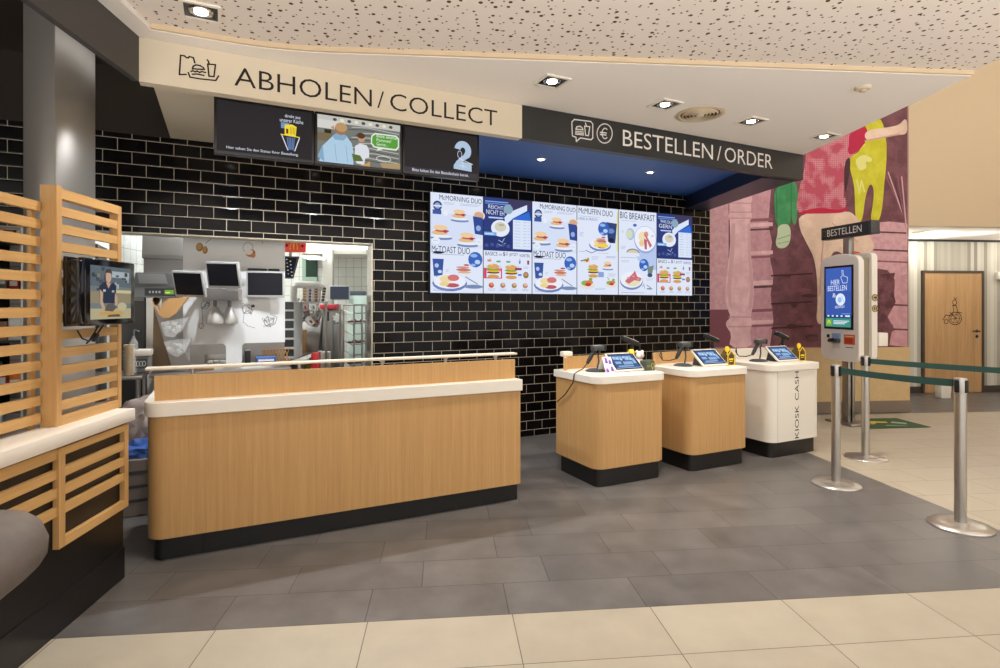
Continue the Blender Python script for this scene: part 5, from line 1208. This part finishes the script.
# stack of paper cups behind the slatted screen
d_ = .40; a0, z0_ = wp(125.2, 399, d_); z1_ = wp(125.2, 345, d_)[1]
n_ = 24; ph = (z1_-zs)/n_
cup = None
for i in range(n_):
    if cup is None:
        b = B(); b.lathe([(.024, 0), (.029, ph*.55), (.037, ph*.6), (.037, ph*.98), (.001, ph*.98)], mat('cup_paper', (214, 196, 164), .8), 16); cup = b.build('paper_cup', None)
        o = cup
    else: o = cup.copy(); C.objects.link(o)
    p = wloc(a0+.02+(i % 3-1)*.0015, .37, zs+i*ph); o.location = p
    tag(o, 'paper cup in the tall nested stack behind the slatted screen', 'cup', 'paper cups in the tall stack')
t = thing('hand_sanitiser', 'clear pump bottle standing behind the stack of paper cups', 'bottle', wloc(a0+.03, .20, zs))
b = B(); H_ = wp(125.5, 330, .2)[1]-zs; b.lathe([(.03, 0), (.03, H_*.7), (.012, H_*.8), (.012, H_*.85), (.001, H_*.85)], GLASS, 18); b.build('bottle', t)
b = B(); b.cyl((0, 0, H_*.85), (0, 0, H_), .006, GREYP); b.cyl((0, 0, H_), (.04, 0, H_-.01), .006, GREYP); b.build('pump', t)
# stainless hood wall at the far left
t, w_, h_ = kthing('steel_hood', 'stainless steel hood and back panel between white tiles and the sketch board', 'hood', 143, 190, 238, 300, -1.9, floor=True)
b = B(); b.box(0, w_+.1, .04, .10, 0, 2.6, STEELD); b.build('back_panel', t, smooth=0)
b = B(); b.extx([(-.1, 1.98), (-.1, 2.02), (.04, 2.5), (.04, 1.98)], 0, w_+.1, STEELD); b.build('canopy', t, smooth=0)
b = B(); b.box(.05, w_+.08, .02, .04, 1.80, 1.815, STEEL); b.build('ledge', t, smooth=0)
# things seen in the cut-outs
t, w_, h_ = kthing('steel_tray', 'steel tray with white wrapped portions seen through the smaller cut-out', 'tray', 204, 225, 352, 361, -.55)
ZP = .90
def onp(px, d): return wloc(wp(px, 355, d)[0], d, ZP)
t.location = onp(204, -.33)
b = B(); b.rbox(0, .24, 0, .2, 0, .012, STEELD, .004); b.rbox(0, .24, .19, .2, 0, .09, STEELD, .004); b.build('tray', t)
for i in range(4):
    b = B(); b.rbox(-.024, .024, -.02, .02, 0, .03, PAPER, .01, 3); tag(b.build('wrapped_burger', None, t.matrix_basis @ Vector((.05+.05*i, .06+.03*(i % 2), .0125)), (0, 0, A+.3*i)), 'small white wrapped portion on the steel tray in the cut-out', 'food', 'wrapped portions on the tray')
b = B(); b.rbox(0, .05, 0, .18, 0, .13, BLACK, .006); tag(b.build('black_box', None, onp(245, -.34), (0, 0, A)), 'small black box standing in the wider cut-out of the board', 'box')
b = B(); b.rbox(0, .18, 0, .12, 0, .06, mat('blue_pack', (60, 100, 180), .5), .008); b.box(.02, .16, -.0006, 0, .02, .04, PAPER); tag(b.build('blue_pack', None, onp(256, -.34), (0, 0, A)), 'blue pack lying in the wider cut-out of the board', 'pack')
t = thing('wire_basket', 'tan woven wire basket seen through the wider cut-out', 'basket', onp(262, -.50), A)
b = B()
for i in range(8): b.tube([(.03*i, 0, 0), (.03*i+.04, 0, .12)], .004, TAN, 6); b.tube([(.03*i+.04, 0, 0), (.03*i, 0, .12)], .004, TAN, 6)
b.tube([(-.0, 0, .12), (.26, 0, .12)], .006, TAN, 6); b.tube([(-.0, 0, .004), (.26, 0, .004)], .006, TAN, 6); b.build('mesh', t)
b = B(); b.rbox(0, .16, 0, .03, 0, .035, TAN, .004); tag(b.build('wooden_board', None, onp(193, -.0), (0, 0, A)), 'small wooden board on the steel pass counter', 'board')
# on the counter behind the riser
ZC = .905
def onc(px, d): return wloc(wp(px, 370, d)[0], d, ZC)
b = B(); b.rbox(0, .10, 0, .05, 0, .05, PAPER, .003); b.box(.01, .07, -.0006, 0, .03, .047, YELLOW); b.box(.0, .1, -.0006, 0, .004, .016, ink((110, 110, 180))); tag(b.build('small_carton', None, wloc(wp(257, 370, 1.4)[0], 1.4, ZC+.055), (0, 0, A)), 'small white and yellow carton standing behind the counter riser', 'carton')
b = B(); b.rbox(-.02, .16, -.01, .09, 0, .055, OFFW, .004); tag(b.build('white_box', None, wloc(wp(257, 370, 1.4)[0]-.01, 1.41, ZC), (0, 0, A)), 'flat white box on the counter under the small yellow carton', 'box')
for i in range(5):
    b = B(); b.rbox(0, .15, 0, .10, 0, .008+.004*(i % 3), (PAPER, OFFW, LGREY)[i % 3], .002); tag(b.build('paper_pad', None, wloc(wp(196+i*11, 370, 1.45)[0], 1.45, ZC+.0), (0, 0, A+.2*(i % 3)-.2)), 'white paper pad lying in the row behind the counter riser', 'paper pad', 'paper pads behind the riser')
# ------------------------------------------------------------------ right half of the kitchen
t = thing('kitchen_counter', 'long stainless prep counter running back into the kitchen', 'counter', tl(-1.64, 6.02, 0), T)
b = B(); b.rbox(-.95, 0, .0, 3.0, .86, .90, STEEL, .006); b.build('top', t)
b = B(); b.box(-.91, -.04, .04, 2.96, .60, .62, STEELD); b.build('shelf', t, smooth=0)
for x in (-.91, -.05):
    for y in (.06, 2.9): b = B(); b.cyl((x, y, 0), (x, y, .86), .022, STEELD); b.build('leg', t)
def onk(px, v): u = tp(px, 350, v)[0]; return u
def kb(name, label, cat, px0, px1, py0, py1, v, m, dep=.15, group=None, r=.006, rest=None):
    u0, z1 = tp(px0, py0, v); u1 = tp(px1, py0, v)[0]; z0 = tp((px0+px1)/2, py1, v)[1]
    if rest is not None: z0 = rest
    b = B(); b.rbox(0, u1-u0, 0, dep, 0, z1-z0, m, min(r, (u1-u0)*.2, (z1-z0)*.2)); o = b.build(name, None, tl(u0, v, z0), (0, 0, T)); return tag(o, label, cat, group)
# tile back wall features
kb('bulkhead', 'white bulkhead box high on the kitchen wall above the small monitor', 'bulkhead', 331, 366, 236, 254, 9.2, OFFW, .7)
kb('bulkhead', 'white bulkhead box high in the kitchen behind the red sign', 'bulkhead', 300, 323, 236, 253.5, 9.2, OFFW, .7)
b = B(); u_, z_ = tp(334, 243, 9.0); b.box(0, .8, 0, .06, 2.36, 2.40, TUBEW); tag(b.build('tube_lamp', None, tl(u_-.1, 9.135, 0), (0, 0, T)), 'bright tube lamp under the kitchen ceiling above the white bulkhead', 'lamp')
t = thing('ceiling_panel', 'bright flat lamp panel over the dark green kitchen window', 'lamp', tl(*tp(301, 257, 8.6)[:1], 8.6, tp(301, 257, 8.6)[1]), T)
b = B(); b.box(0, .24, 0, .5, 0, .012, TUBEW); b.build('panel', t, smooth=0); b = B(); b.box(-.02, .26, -.02, .52, .012, .03, OFFW); b.build('housing', t, smooth=0)
t = thing('serving_hatch', 'dark green tinted hatch in the kitchen tile wall', 'window', tl(tp(306, 270, 9.97)[0], 9.97, tp(306, 277, 9.97)[1]), T)
b = B(); b.box(0, .19, 0, .028, 0, .34, mat('hatch_green', (46, 66, 54), .15)); b.build('pane', t, smooth=0)
b = B(); b.box(-.06, 0, -.02, .028, -.1, .4, mat('hatch_frame', (150, 176, 156), .5)); b.box(0, .19, -.02, .028, -.1, 0, mat('hatch_frame', (150, 176, 156), .5)); b.build('frame', t, smooth=0)
t = thing('steel_post', 'pale steel post standing on the kitchen floor between tiles and machines', 'post', tl(tp(322.5, 270, 9.1)[0], 9.1, 0), T)
b = B(); b.rbox(0, tp(332.5, 270, 9.1)[0]-tp(322.5, 270, 9.1)[0], 0, .14, 0, 2.93, mat('post_grey', (176, 170, 160), .45), .006); b.build('post', t); b = B(); b.box(.04, .09, -.002, 0, 1.5, 1.56, LGREY); b.build('cover', t, smooth=0)
# red header sign with yellow arches
t, w_, h_ = kthing('header_sign', 'red lit header sign with yellow arches hanging inside the kitchen', 'sign', 286, 306.3, 239.5, 252, -.9)
b = B(); b.rbox(-.1, w_, 0, .08, 0, h_+.03, mat('sign_red', (206, 64, 48), .4, emit=.35), .012); b.build('board', t)
ar = Art(y0=-.0006); cx = w_*.38
ar.ring(cx-.018, .03, .018, .075, .010, ink((250, 206, 50)), 12, 0, 180); ar.ring(cx+.018, .03, .018, .075, .010, ink((250, 206, 50)), 12, 0, 180)
ar.poly([(w_*.72, h_*.5), (w_*.8, h_*.62), (w_*.88, h_*.5), (w_*.8, h_*.38)], ink((120, 30, 30))); ar.ell(w_*.04, h_*.5, .012, .016, ink((120, 30, 30)), 8); ar.build('arches', t)
b = B(); b.cyl((w_*.1, .04, h_+.03), (w_*.1, .04, 2.95-t.location.z), .012, STEELD); b.cyl((w_*.9, .04, h_+.03), (w_*.9, .04, 2.95-t.location.z), .012, STEELD); b.build('hanger', t)
# tilted black menu board monitor
t = thing('prep_monitor', 'tilted black prep monitor with coloured lines below the red header sign', 'monitor', wloc(wp(286, 278, -1.2)[0], -1.2, wp(290, 278.5, -1.2)[1]), A)
p_ = lambda x, y: (wp(x, y, -1.2)[0]-wp(286, 278, -1.2)[0], wp(x, y, -1.2)[1]-wp(290, 278.5, -1.2)[1])
b = B(); b.extr([p_(283, 278.5), p_(293.5, 278.5), p_(299.5, 256.5), p_(283, 256)], 0, .05, DGREY); b.build('housing', t, smooth=0)
ar = Art(p_, y0=-.0006); ar.poly([(284, 277), (292, 277.4), (296.8, 258), (284, 257)], scr((26, 28, 36)))
for i in range(10): x = 286+(i*37 % 70)/10; y = 259+i*1.8; ar.rect(x, y, x+1.4, y+.9, scr(((190, 200, 230), (230, 214, 90), (150, 160, 200))[i % 3]))
ar.build('screen', t)
b = B(); b.cyl((.05, .04, .2), (.05, .04, 2.94-t.location.z), .015, STEELD); b.build('hanger', t)
# overhead shelf with cup sleeves
t = thing('overhead_shelf', 'steel shelf full of cup sleeves over the prep counter', 'shelf', tl(tp(285, 300, 6.3)[0], 6.3, 0), T)
zz = tp(300, 301.5, 6.3)[1]; ws = tp(322, 300, 6.3)[0]-tp(285, 300, 6.3)[0]
b = B(); b.rbox(0, ws, 0, .35, zz-.02, zz, STEELD, .004); b.build('shelf', t)
for x, zb_ in ((.02, .90), (ws-.02, .0)): b = B(); b.cyl((x, .3, zb_), (x, .3, zz-.02), .014, STEELD); b.build('upright', t)
cols = [((236, 232, 224), 287, 7), ((226, 176, 96), 300, 4), ((236, 230, 226), 303, 3), ((110, 80, 140), 306.3, 2.4), ((232, 216, 204), 309, 3.2), ((150, 104, 84), 312.4, 2.6), ((226, 206, 190), 315.2, 3), ((98, 76, 66), 318.4, 3.4)]
nm = {0: 'white', 1: 'golden', 2: 'white narrow', 3: 'purple', 4: 'pale pink', 5: 'brown', 6: 'beige', 7: 'dark brown tilted'}
for i, (c_, px, w_) in enumerate(cols):
    u_ = tp(px, 300, 6.3)[0]; r_ = w_*6.3/562/2; hh = tp(px, 286+(i % 3), 6.3)[1]-zz
    m = mat('sleeve_%d' % i, c_, .7)
    b = B(); b.lathe([(r_*.8, 0), (r_*.8, .01), (r_, hh*.9), (r_*.95, hh), (.001, hh)], m, 16)
    for k_ in range(4): b.lathe([(r_*1.02, hh*(.2+.2*k_)), (r_*1.05, hh*(.2+.2*k_)+.004), (r_*1.02, hh*(.2+.2*k_)+.008)], PAPER, 16)
    o = b.build('cup_sleeve', None, tl(u_+r_, 6.3+.12, zz), (0, R(8) if i == 7 else 0, T)); tag(o, '%s sleeve of cups standing on the overhead kitchen shelf' % nm[i], 'cup sleeve', 'cup sleeves on the overhead shelf')
t = thing('lid_pack', 'long white pack of lids lying on top of the cup sleeves', 'pack', tl(tp(293, 282, 6.3)[0], 6.36, tp(300, 287.5, 6.3)[1]), T)
b = B(); b.tube([(0, .06, .04), (.04, .06, .042), (.24, .06, .03), (.30, .06, .0)], [.034, .042, .042, .03], PAPER, 14); b.build('wrap', t)
# chute rack
t = thing('chute_rack', 'black slotted rack with white ledges beside the sketch board edge', 'rack', tl(tp(285.5, 340, 6.1)[0], 6.1, .90), T)
wz = tp(294.5, 340, 6.1)[0]-tp(285.5, 340, 6.1)[0]; hz_ = tp(290, 302, 6.1)[1]-.90
b = B(); b.box(-.1, wz, .0, .3, 0, hz_, DGREY); b.build('body', t, smooth=0)
b = B()
for i in range(6): b.box(-.1, wz, -.03, .0, hz_*(i/6), hz_*(i/6)+.02, OFFW)
b.box(wz, wz+.008, -.03, .3, 0, hz_, LGREY); b.build('ledges', t, smooth=0)
# fry cartons and small things on the counter
random.seed(5)
for i in range(26):
    px = random.uniform(296, 319); py = random.uniform(303, 328)
    u_ = tp(px, py, 6.95)[0]; z_ = tp(px, py, 6.95)[1]
    b = B(); b.M = Matrix.Rotation(random.uniform(-.7, .7), 4, 'Y') @ Matrix.Rotation(random.uniform(-.6, .6), 4, 'Z')
    b.extr([(-.03, 0), (.03, 0), (.042, .09), (.02, .11), (-.02, .11), (-.042, .09)], -.015, .015, (PAPER, OFFW, LGREY, STEELD)[i % 4]); b.extr([(-.012, .02), (.012, .02), (.014, .06), (-.014, .06)], -.0157, -.015, (RED, BROWN, GREYP)[i % 3])
    o = b.build('fry_carton', None, tl(u_, 6.86+random.uniform(0, .1), z_), (0, 0, T), smooth=0); tag(o, 'folded white carton in the jumbled heap on the carton rack', 'carton', 'cartons heaped on the rack')
t = thing('carton_rack', 'sloped steel rack holding the heap of folded cartons', 'rack', tl(tp(296, 330, 7.15)[0], 7.15, .90), T)
b = B(); b.extx([(-.25, 0), (-.24, 0), (.02, .5), (.01, .5)], 0, .32, STEELD); b.box(0, .32, .0, .03, 0, .5, STEELD)
for i in range(6): b.cyl((.03+.05*i, -.2, .08), (.03+.05*i, .0, .46), .006, STEELD, n=8)
b.build('rack', t, smooth=0)
kb('tan_box', 'plain tan cardboard box on the prep counter next to the slotted rack', 'box', 294.5, 303.5, 330, 345, 6.75, TAN, .16, rest=.90)
kb('yellow_box', 'yellow box standing on the prep counter', 'box', 308.5, 313.5, 333, 347, 7.3, YELLOW, .1, rest=.90)
kb('white_box', 'white box beside the yellow one on the prep counter', 'box', 313.2, 317, 335, 347, 7.4, PAPER, .12, rest=.90)
kb('lime_pack', 'pale lime pack lying on the prep counter past the yellow box', 'pack', 320, 331, 338, 346, 8.2, mat('lime_pack', (214, 220, 130), .6), .15, rest=.90)
kb('white_tray', 'white tray on the prep counter behind the yellow box', 'tray', 305, 325, 327, 332, 7.65, PAPER, .2)
kb('tray_stand', 'grey block holding the white tray on the prep counter', 'stand', 307, 323, 332.1, 345, 7.65, STEELD, .18, rest=.90)
kb('red_box', 'red box on the shelf underneath the prep counter', 'box', 311, 318, 353, 359, 6.33, RED, .15, rest=.62)
kb('white_carton', 'white carton on the shelf underneath the prep counter', 'carton', 321, 329, 352, 359, 6.75, OFFW, .12, rest=.62)
random.seed(31)
pc = [('pale', (226, 222, 212)), ('tan', (196, 150, 100)), ('grey', (130, 130, 130)), ('yellow', (232, 196, 70)), ('brown', (120, 84, 62)), ('white', (240, 238, 232))]
for i in range(18):
    v_ = 6.12+.155*i; nme, c_ = pc[(i*5) % 6]; h_ = random.uniform(.04, .12); w_ = random.uniform(.09, .16)
    if v_ < 6.5 or 6.62 < v_ < 7.56 or 7.54 < v_ < 7.86 or 8.09 < v_ < 8.37: continue
    b = B(); b.rbox(-w_, 0, 0, .10, 0, h_, mat('goods2_'+nme, c_, .6), .006); b.box(-w_*.8, -w_*.2, -.0008, 0, h_*.3, h_*.6, (PAPER, DGREY)[i % 2])
    tag(b.build('food_pack', None, tl(-1.66-.02*(i % 2), v_, .90), (0, 0, T)), '%s food pack in the row along the long prep counter edge' % nme, 'pack', 'food packs along the prep counter')
for i in range(7):
    nme, c_ = pc[i % 6]
    b = B(); b.rbox(-.16, 0, 0, .2, 0, .07+.02*(i % 3), mat('goods2_'+nme, c_, .6), .006)
    tag(b.build('food_pack', None, tl(-1.72, (6.10, 6.52, 6.95, 7.3, 7.65, 8.0, 8.4)[i], .62), (0, 0, T)), '%s food pack on the shelf below the long prep counter' % nme, 'pack', 'food packs below the prep counter')
# steel toaster with red lid
t = thing('toaster', 'steel bun toaster with a red lid near the tray trolley', 'toaster', tl(tp(322, 345, 7.6)[0], 7.6, 0), T)
u0_, u1_ = 0, tp(338.5, 330, 7.6)[0]-tp(322, 330, 7.6)[0]; ht = tp(330, 309.5, 7.6)[1]
b = B(); b.rbox(0, u1_, 0, .4, 0, ht, STEELD, .01); b.box(.05, .09, -.004, 0, ht-.15, ht-.03, BLACK); b.box(u1_*.62, u1_*.98, -.004, 0, .75, ht-.12, GREYP); b.build('body', t)
b = B(); b.rbox(-.03, u1_*.9, -.04, .3, ht, ht+.07, mat('lid_red', (204, 62, 74), .45), .012); b.build('lid', t)
b = B()
for i in range(4):
    for j in range(2): b.cyl((u1_*.7+j*.04, -.006, .88+i*.04), (u1_*.7+j*.04, -.002, .88+i*.04), .007, BLACK, n=8)
b.build('buttons', t)
t = thing('paper_crumple', 'white star shaped crumpled paper on the steel toaster side', 'paper', tl(tp(338.5, 318, 7.4)[0], 7.4, tp(338.5, 318, 7.4)[1]), T)
b = B(); pts = []
for i in range(16): a_ = 2*math.pi*i/16; r_ = .075 if i % 2 else .05; pts.append((r_*math.cos(a_), r_*math.sin(a_)*.9))
b.extr(pts, -.03, .03, PAPER); b.build('paper', t, smooth=0)
kb('paper_stand', 'grey block below the crumpled white paper in the kitchen', 'stand', 334, 343, 324.5, 345, 7.38, STEELD, .1, rest=.004)
# small monitor and grey rail by the mint panel
t = thing('kitchen_monitor', 'small dark monitor high on the kitchen wall by the mint panel', 'monitor', tl(tp(329.5, 300, 8.9)[0], 8.9, tp(340, 300, 8.9)[1]), T)
wk_ = tp(349.5, 300, 8.9)[0]-tp(329.5, 300, 8.9)[0]; hk_ = .22
b = B(); b.rbox(0, wk_, 0, .04, 0, hk_, LGREY, .006); b.build('housing', t); b = B(); b.box(.01, wk_-.01, -.002, 0, .012, hk_-.01, mat('screen_blue_dark', (40, 46, 66), .15)); b.build('screen', t, smooth=0)
b = B(); b.cyl((wk_/2, .04, .1), (wk_/2, 1.06, .1), .02, BLACK); b.build('wall_arm', t)
kb('mint_panel', 'pale mint cabinet standing at the back of the kitchen beside the tray trolley', 'cabinet', 349, 366.5, 295.5, 395, 9.0, MINT, .6, rest=.004)
kb('wall_rail', 'dark grey ledge box on top of the pale mint cabinet', 'box', 349.5, 364, 291, 295.4, 9.02, mat('rail_dark', (84, 88, 100), .5), .3)
# tray trolley
vT = 7.0; ua, ub_ = tp(338.5, 340, vT)[0], tp(362, 340, vT)[0]; zt_ = tp(350, 305, vT)[1]
t = thing('tray_trolley', 'tall steel tray trolley loaded with brown trays near the opening edge', 'trolley', tl(ua, vT, 0), T)
Wt = ub_-ua
b = B()
for x, y in ((0, .35), (Wt, .35), (Wt*.66, 0), (Wt, 0.0), (0.02, 0)): b.cyl((x, y, .08), (x, y, zt_), .011, STEELD)
b.tube([(0, .35, zt_), (Wt, .35, zt_), (Wt, 0, zt_), (Wt*.66, 0, zt_), (0, .35, zt_)], .011, STEELD); b.build('frame', t)
b = B(); nr = 9
for i in range(nr):
    z = .35+i*(zt_-.45)/(nr-1); b.tube([(.0, .35, z+.03), (Wt*.66, 0, z-.02)], .007, STEELD, 6); b.tube([(Wt*.66, 0, z), (Wt, .0, z)], .007, STEELD, 6); b.tube([(Wt, 0, z), (Wt, .35, z)], .007, STEELD, 6)
b.build('rails', t)
for x, y in ((0, .35), (Wt, .35), (Wt, 0), (.02, 0)): b = B(); b.cyl((x-.012, y, .045), (x+.012, y, .045), .042, BLACK); b.build('caster', t)
for i, z in enumerate((.35+5*(zt_-.45)/8, .35+3*(zt_-.45)/8, .35+7*(zt_-.45)/8, .35+1*(zt_-.45)/8)):
    b = B(); b.rbox(.1, Wt*.98, .03, .33, 0, .02, mat('tray_brown', (110, 62, 54), .5), .004)
    for j in range(6): b.ball((.14+.04*j, .08+.04*(j % 3), .028), (.016, .016, .012), (OFFW, BROWN)[j % 2], 8)
    tag(b.build('serving_tray', None, tl(ua, vT, z+.012), (0, 0, T)), '%s brown tray with small pieces in the steel trolley' % ('third', 'second', 'top', 'lowest')[i], 'tray', 'brown trays in the trolley')
# stacked goods at the right edge of the opening
t = thing('storage_shelf', 'narrow shelf of stacked beige goods at the edge of the tiled opening', 'shelf', tl(tp(366.6, 330, 8.1)[0], 8.1, 0), T)
wq = .34
for i in range(5): b = B(); b.box(0, wq, 0, .4, .35+.30*i, .365+.30*i, STEELD); b.build('shelf', t, smooth=0)
b = B()
for x, y in ((0.01, .01), (wq-.01, .01), (.01, .39), (wq-.01, .39)): b.cyl((x, y, 0), (x, y, 1.75), .012, STEELD)
b.build('uprights', t)
random.seed(9)
for i in range(5):
    for j in range(3):
        h_ = random.uniform(.05, .07); z = .366+.30*i+j*.075
        b = B(); b.rbox(.03, wq-.04-.01*j, .03, .33, 0, h_, random.choice([TAN, OFFW, mat('goods_beige', (206, 180, 150), .7), mat('goods_brown', (150, 110, 84), .7), PAPER]), .008)
        tag(b.build('goods_pack', None, tl(tp(366.6, 330, 8.1)[0], 8.1, z), (0, 0, T)), 'flat pack in the stacked goods on the narrow shelf by the opening edge', 'pack', 'packs on the narrow shelf')
# waste sack corner between partition and counter
t = thing('waste_bin', 'black waste bin standing behind the low partition end', 'bin', wloc(wp(138, 480, .55)[0]-.14, .68, 0), A)
b = B(); b.extr([(0.02, 0), (.34, 0), (.36, .36), (0, .36)], 0, .34, BLACK); b.build('body', t, smooth=0, bevel=.006)
b = B(); b.rbox(-.015, .375, -.015, .355, .36, .39, DGREY, .006); b.build('rim', t)
t = thing('plastic_sack', 'clear plastic sack sitting on the black waste bin', 'sack', t.location + Vector((0, 0, .39)), A)
b = B(); random.seed(2)
b2 = bmesh.new(); bmesh.ops.create_icosphere(b2, subdivisions=4, radius=1)
from mathutils import noise as mnoise
for v in b2.verts:
    n_ = mnoise.noise(v.co*3)*.22+mnoise.noise(v.co*7)*.12; v.co = v.co*(1+n_); v.co = Vector((.18+v.co.x*.19, .17+v.co.y*.17, max(0, .15+v.co.z*.22)))
b.merge(b2, PLASTICBAG); b.build('sack', t)
b = B(); b2 = bmesh.new(); bmesh.ops.create_icosphere(b2, subdivisions=4, radius=1)
for v in b2.verts:
    n_ = mnoise.noise(v.co*3.5+Vector((5, 2, 1)))*.35; v.co = v.co*(1+n_); v.co = Vector((v.co.x*.17, v.co.y*.07, max(-.03, v.co.z*.085)))
b.merge(b2, BLUE); p = wloc(wp(140, 449, .80)[0], .80, wp(140, 452, .80)[1]); tag(b.build('blue_cloth', None, p, (0, 0, A)), 'crumpled blue cloth bag in front of the clear plastic sack', 'cloth')
zc_ = p.z-.03
t = thing('crate', 'grey plastic crate standing on the floor under the blue cloth', 'crate', wloc(wp(140, 449, .80)[0]-.2, .90, 0), A)
b = B(); b.extr([(.01, 0), (.39, 0), (.40, zc_), (0, zc_)], 0, .2, mat('crate_grey', (128, 118, 110), .5)); b.build('body', t, smooth=0, bevel=.006)
b = B()
for i in range(3): b.box(-.004, .404, -.008, 0, zc_*(.25+.25*i), zc_*(.25+.25*i)+.02, DGREY)
b.build('ribs', t, smooth=0)
# goods shelf behind the slatted screens at the far left
t = thing('stock_shelf', 'dark stock shelf behind the lower slatted screen', 'shelf', wloc(-5.05, -.55, 0), A)
for i in range(5): b = B(); b.box(0, .96, 0, .4, .3+.42*i, .32+.42*i, DGREY); b.build('shelf', t, smooth=0)
b = B(); b.box(0, .96, .4, .42, 0, 2.0, BLACK); b.box(-.02, 0, 0, .42, 0, 2.0, DGREY); b.box(.96, .98, 0, .42, 0, 2.0, DGREY); b.build('frame', t, smooth=0)
random.seed(21)
cn = [('orange', (226, 120, 40)), ('brown', (110, 66, 40)), ('white', (226, 222, 214)), ('grey', (120, 116, 112)), ('red', (170, 50, 40))]
for i in range(5):
    x = .03
    for j in range(9):
        w_ = random.uniform(.08, .12); h_ = random.uniform(.12, .3); nme, c_ = cn[(i*2+j) % 5]
        if x+w_ > .95: break
        b = B(); b.rbox(0, w_-.01, 0, .2, 0, h_, mat('goods_'+nme, c_, .6), .006); b.box(.01, w_-.02, -.0008, 0, h_*.3, h_*.6, PAPER)
        tag(b.build('goods_box', None, wloc(-5.05, -.55) + Vector((CA*x-SA*.06, SA*x+CA*.06, .32+.42*i)), (0, 0, A)), '%s goods box on shelf %s of the dark stock shelf' % (nme, ('one, the lowest,', 'two from below', 'three from below', 'four from below', 'five, the topmost,')[i]), 'box', 'boxes on the stock shelf'); x += w_
t = thing('white_post', 'slim white post standing behind the lower slatted screen', 'post', wloc(wp(20.5, 300, .1)[0], .1, 0), A)
b = B(); b.rbox(0, .055, 0, .06, 0, 2.04, OFFW, .004); b.build('post', t); b = B(); b.box(.01, .045, -.012, 0, 1.2, 1.28, DGREY); b.build('clip', t, smooth=0)
b = B(); b.tube([(.03, -.02, 1.55), (.05, -.05, 1.4), (.03, -.03, 1.1)], .008, RUBBER); b.build('cable', t)
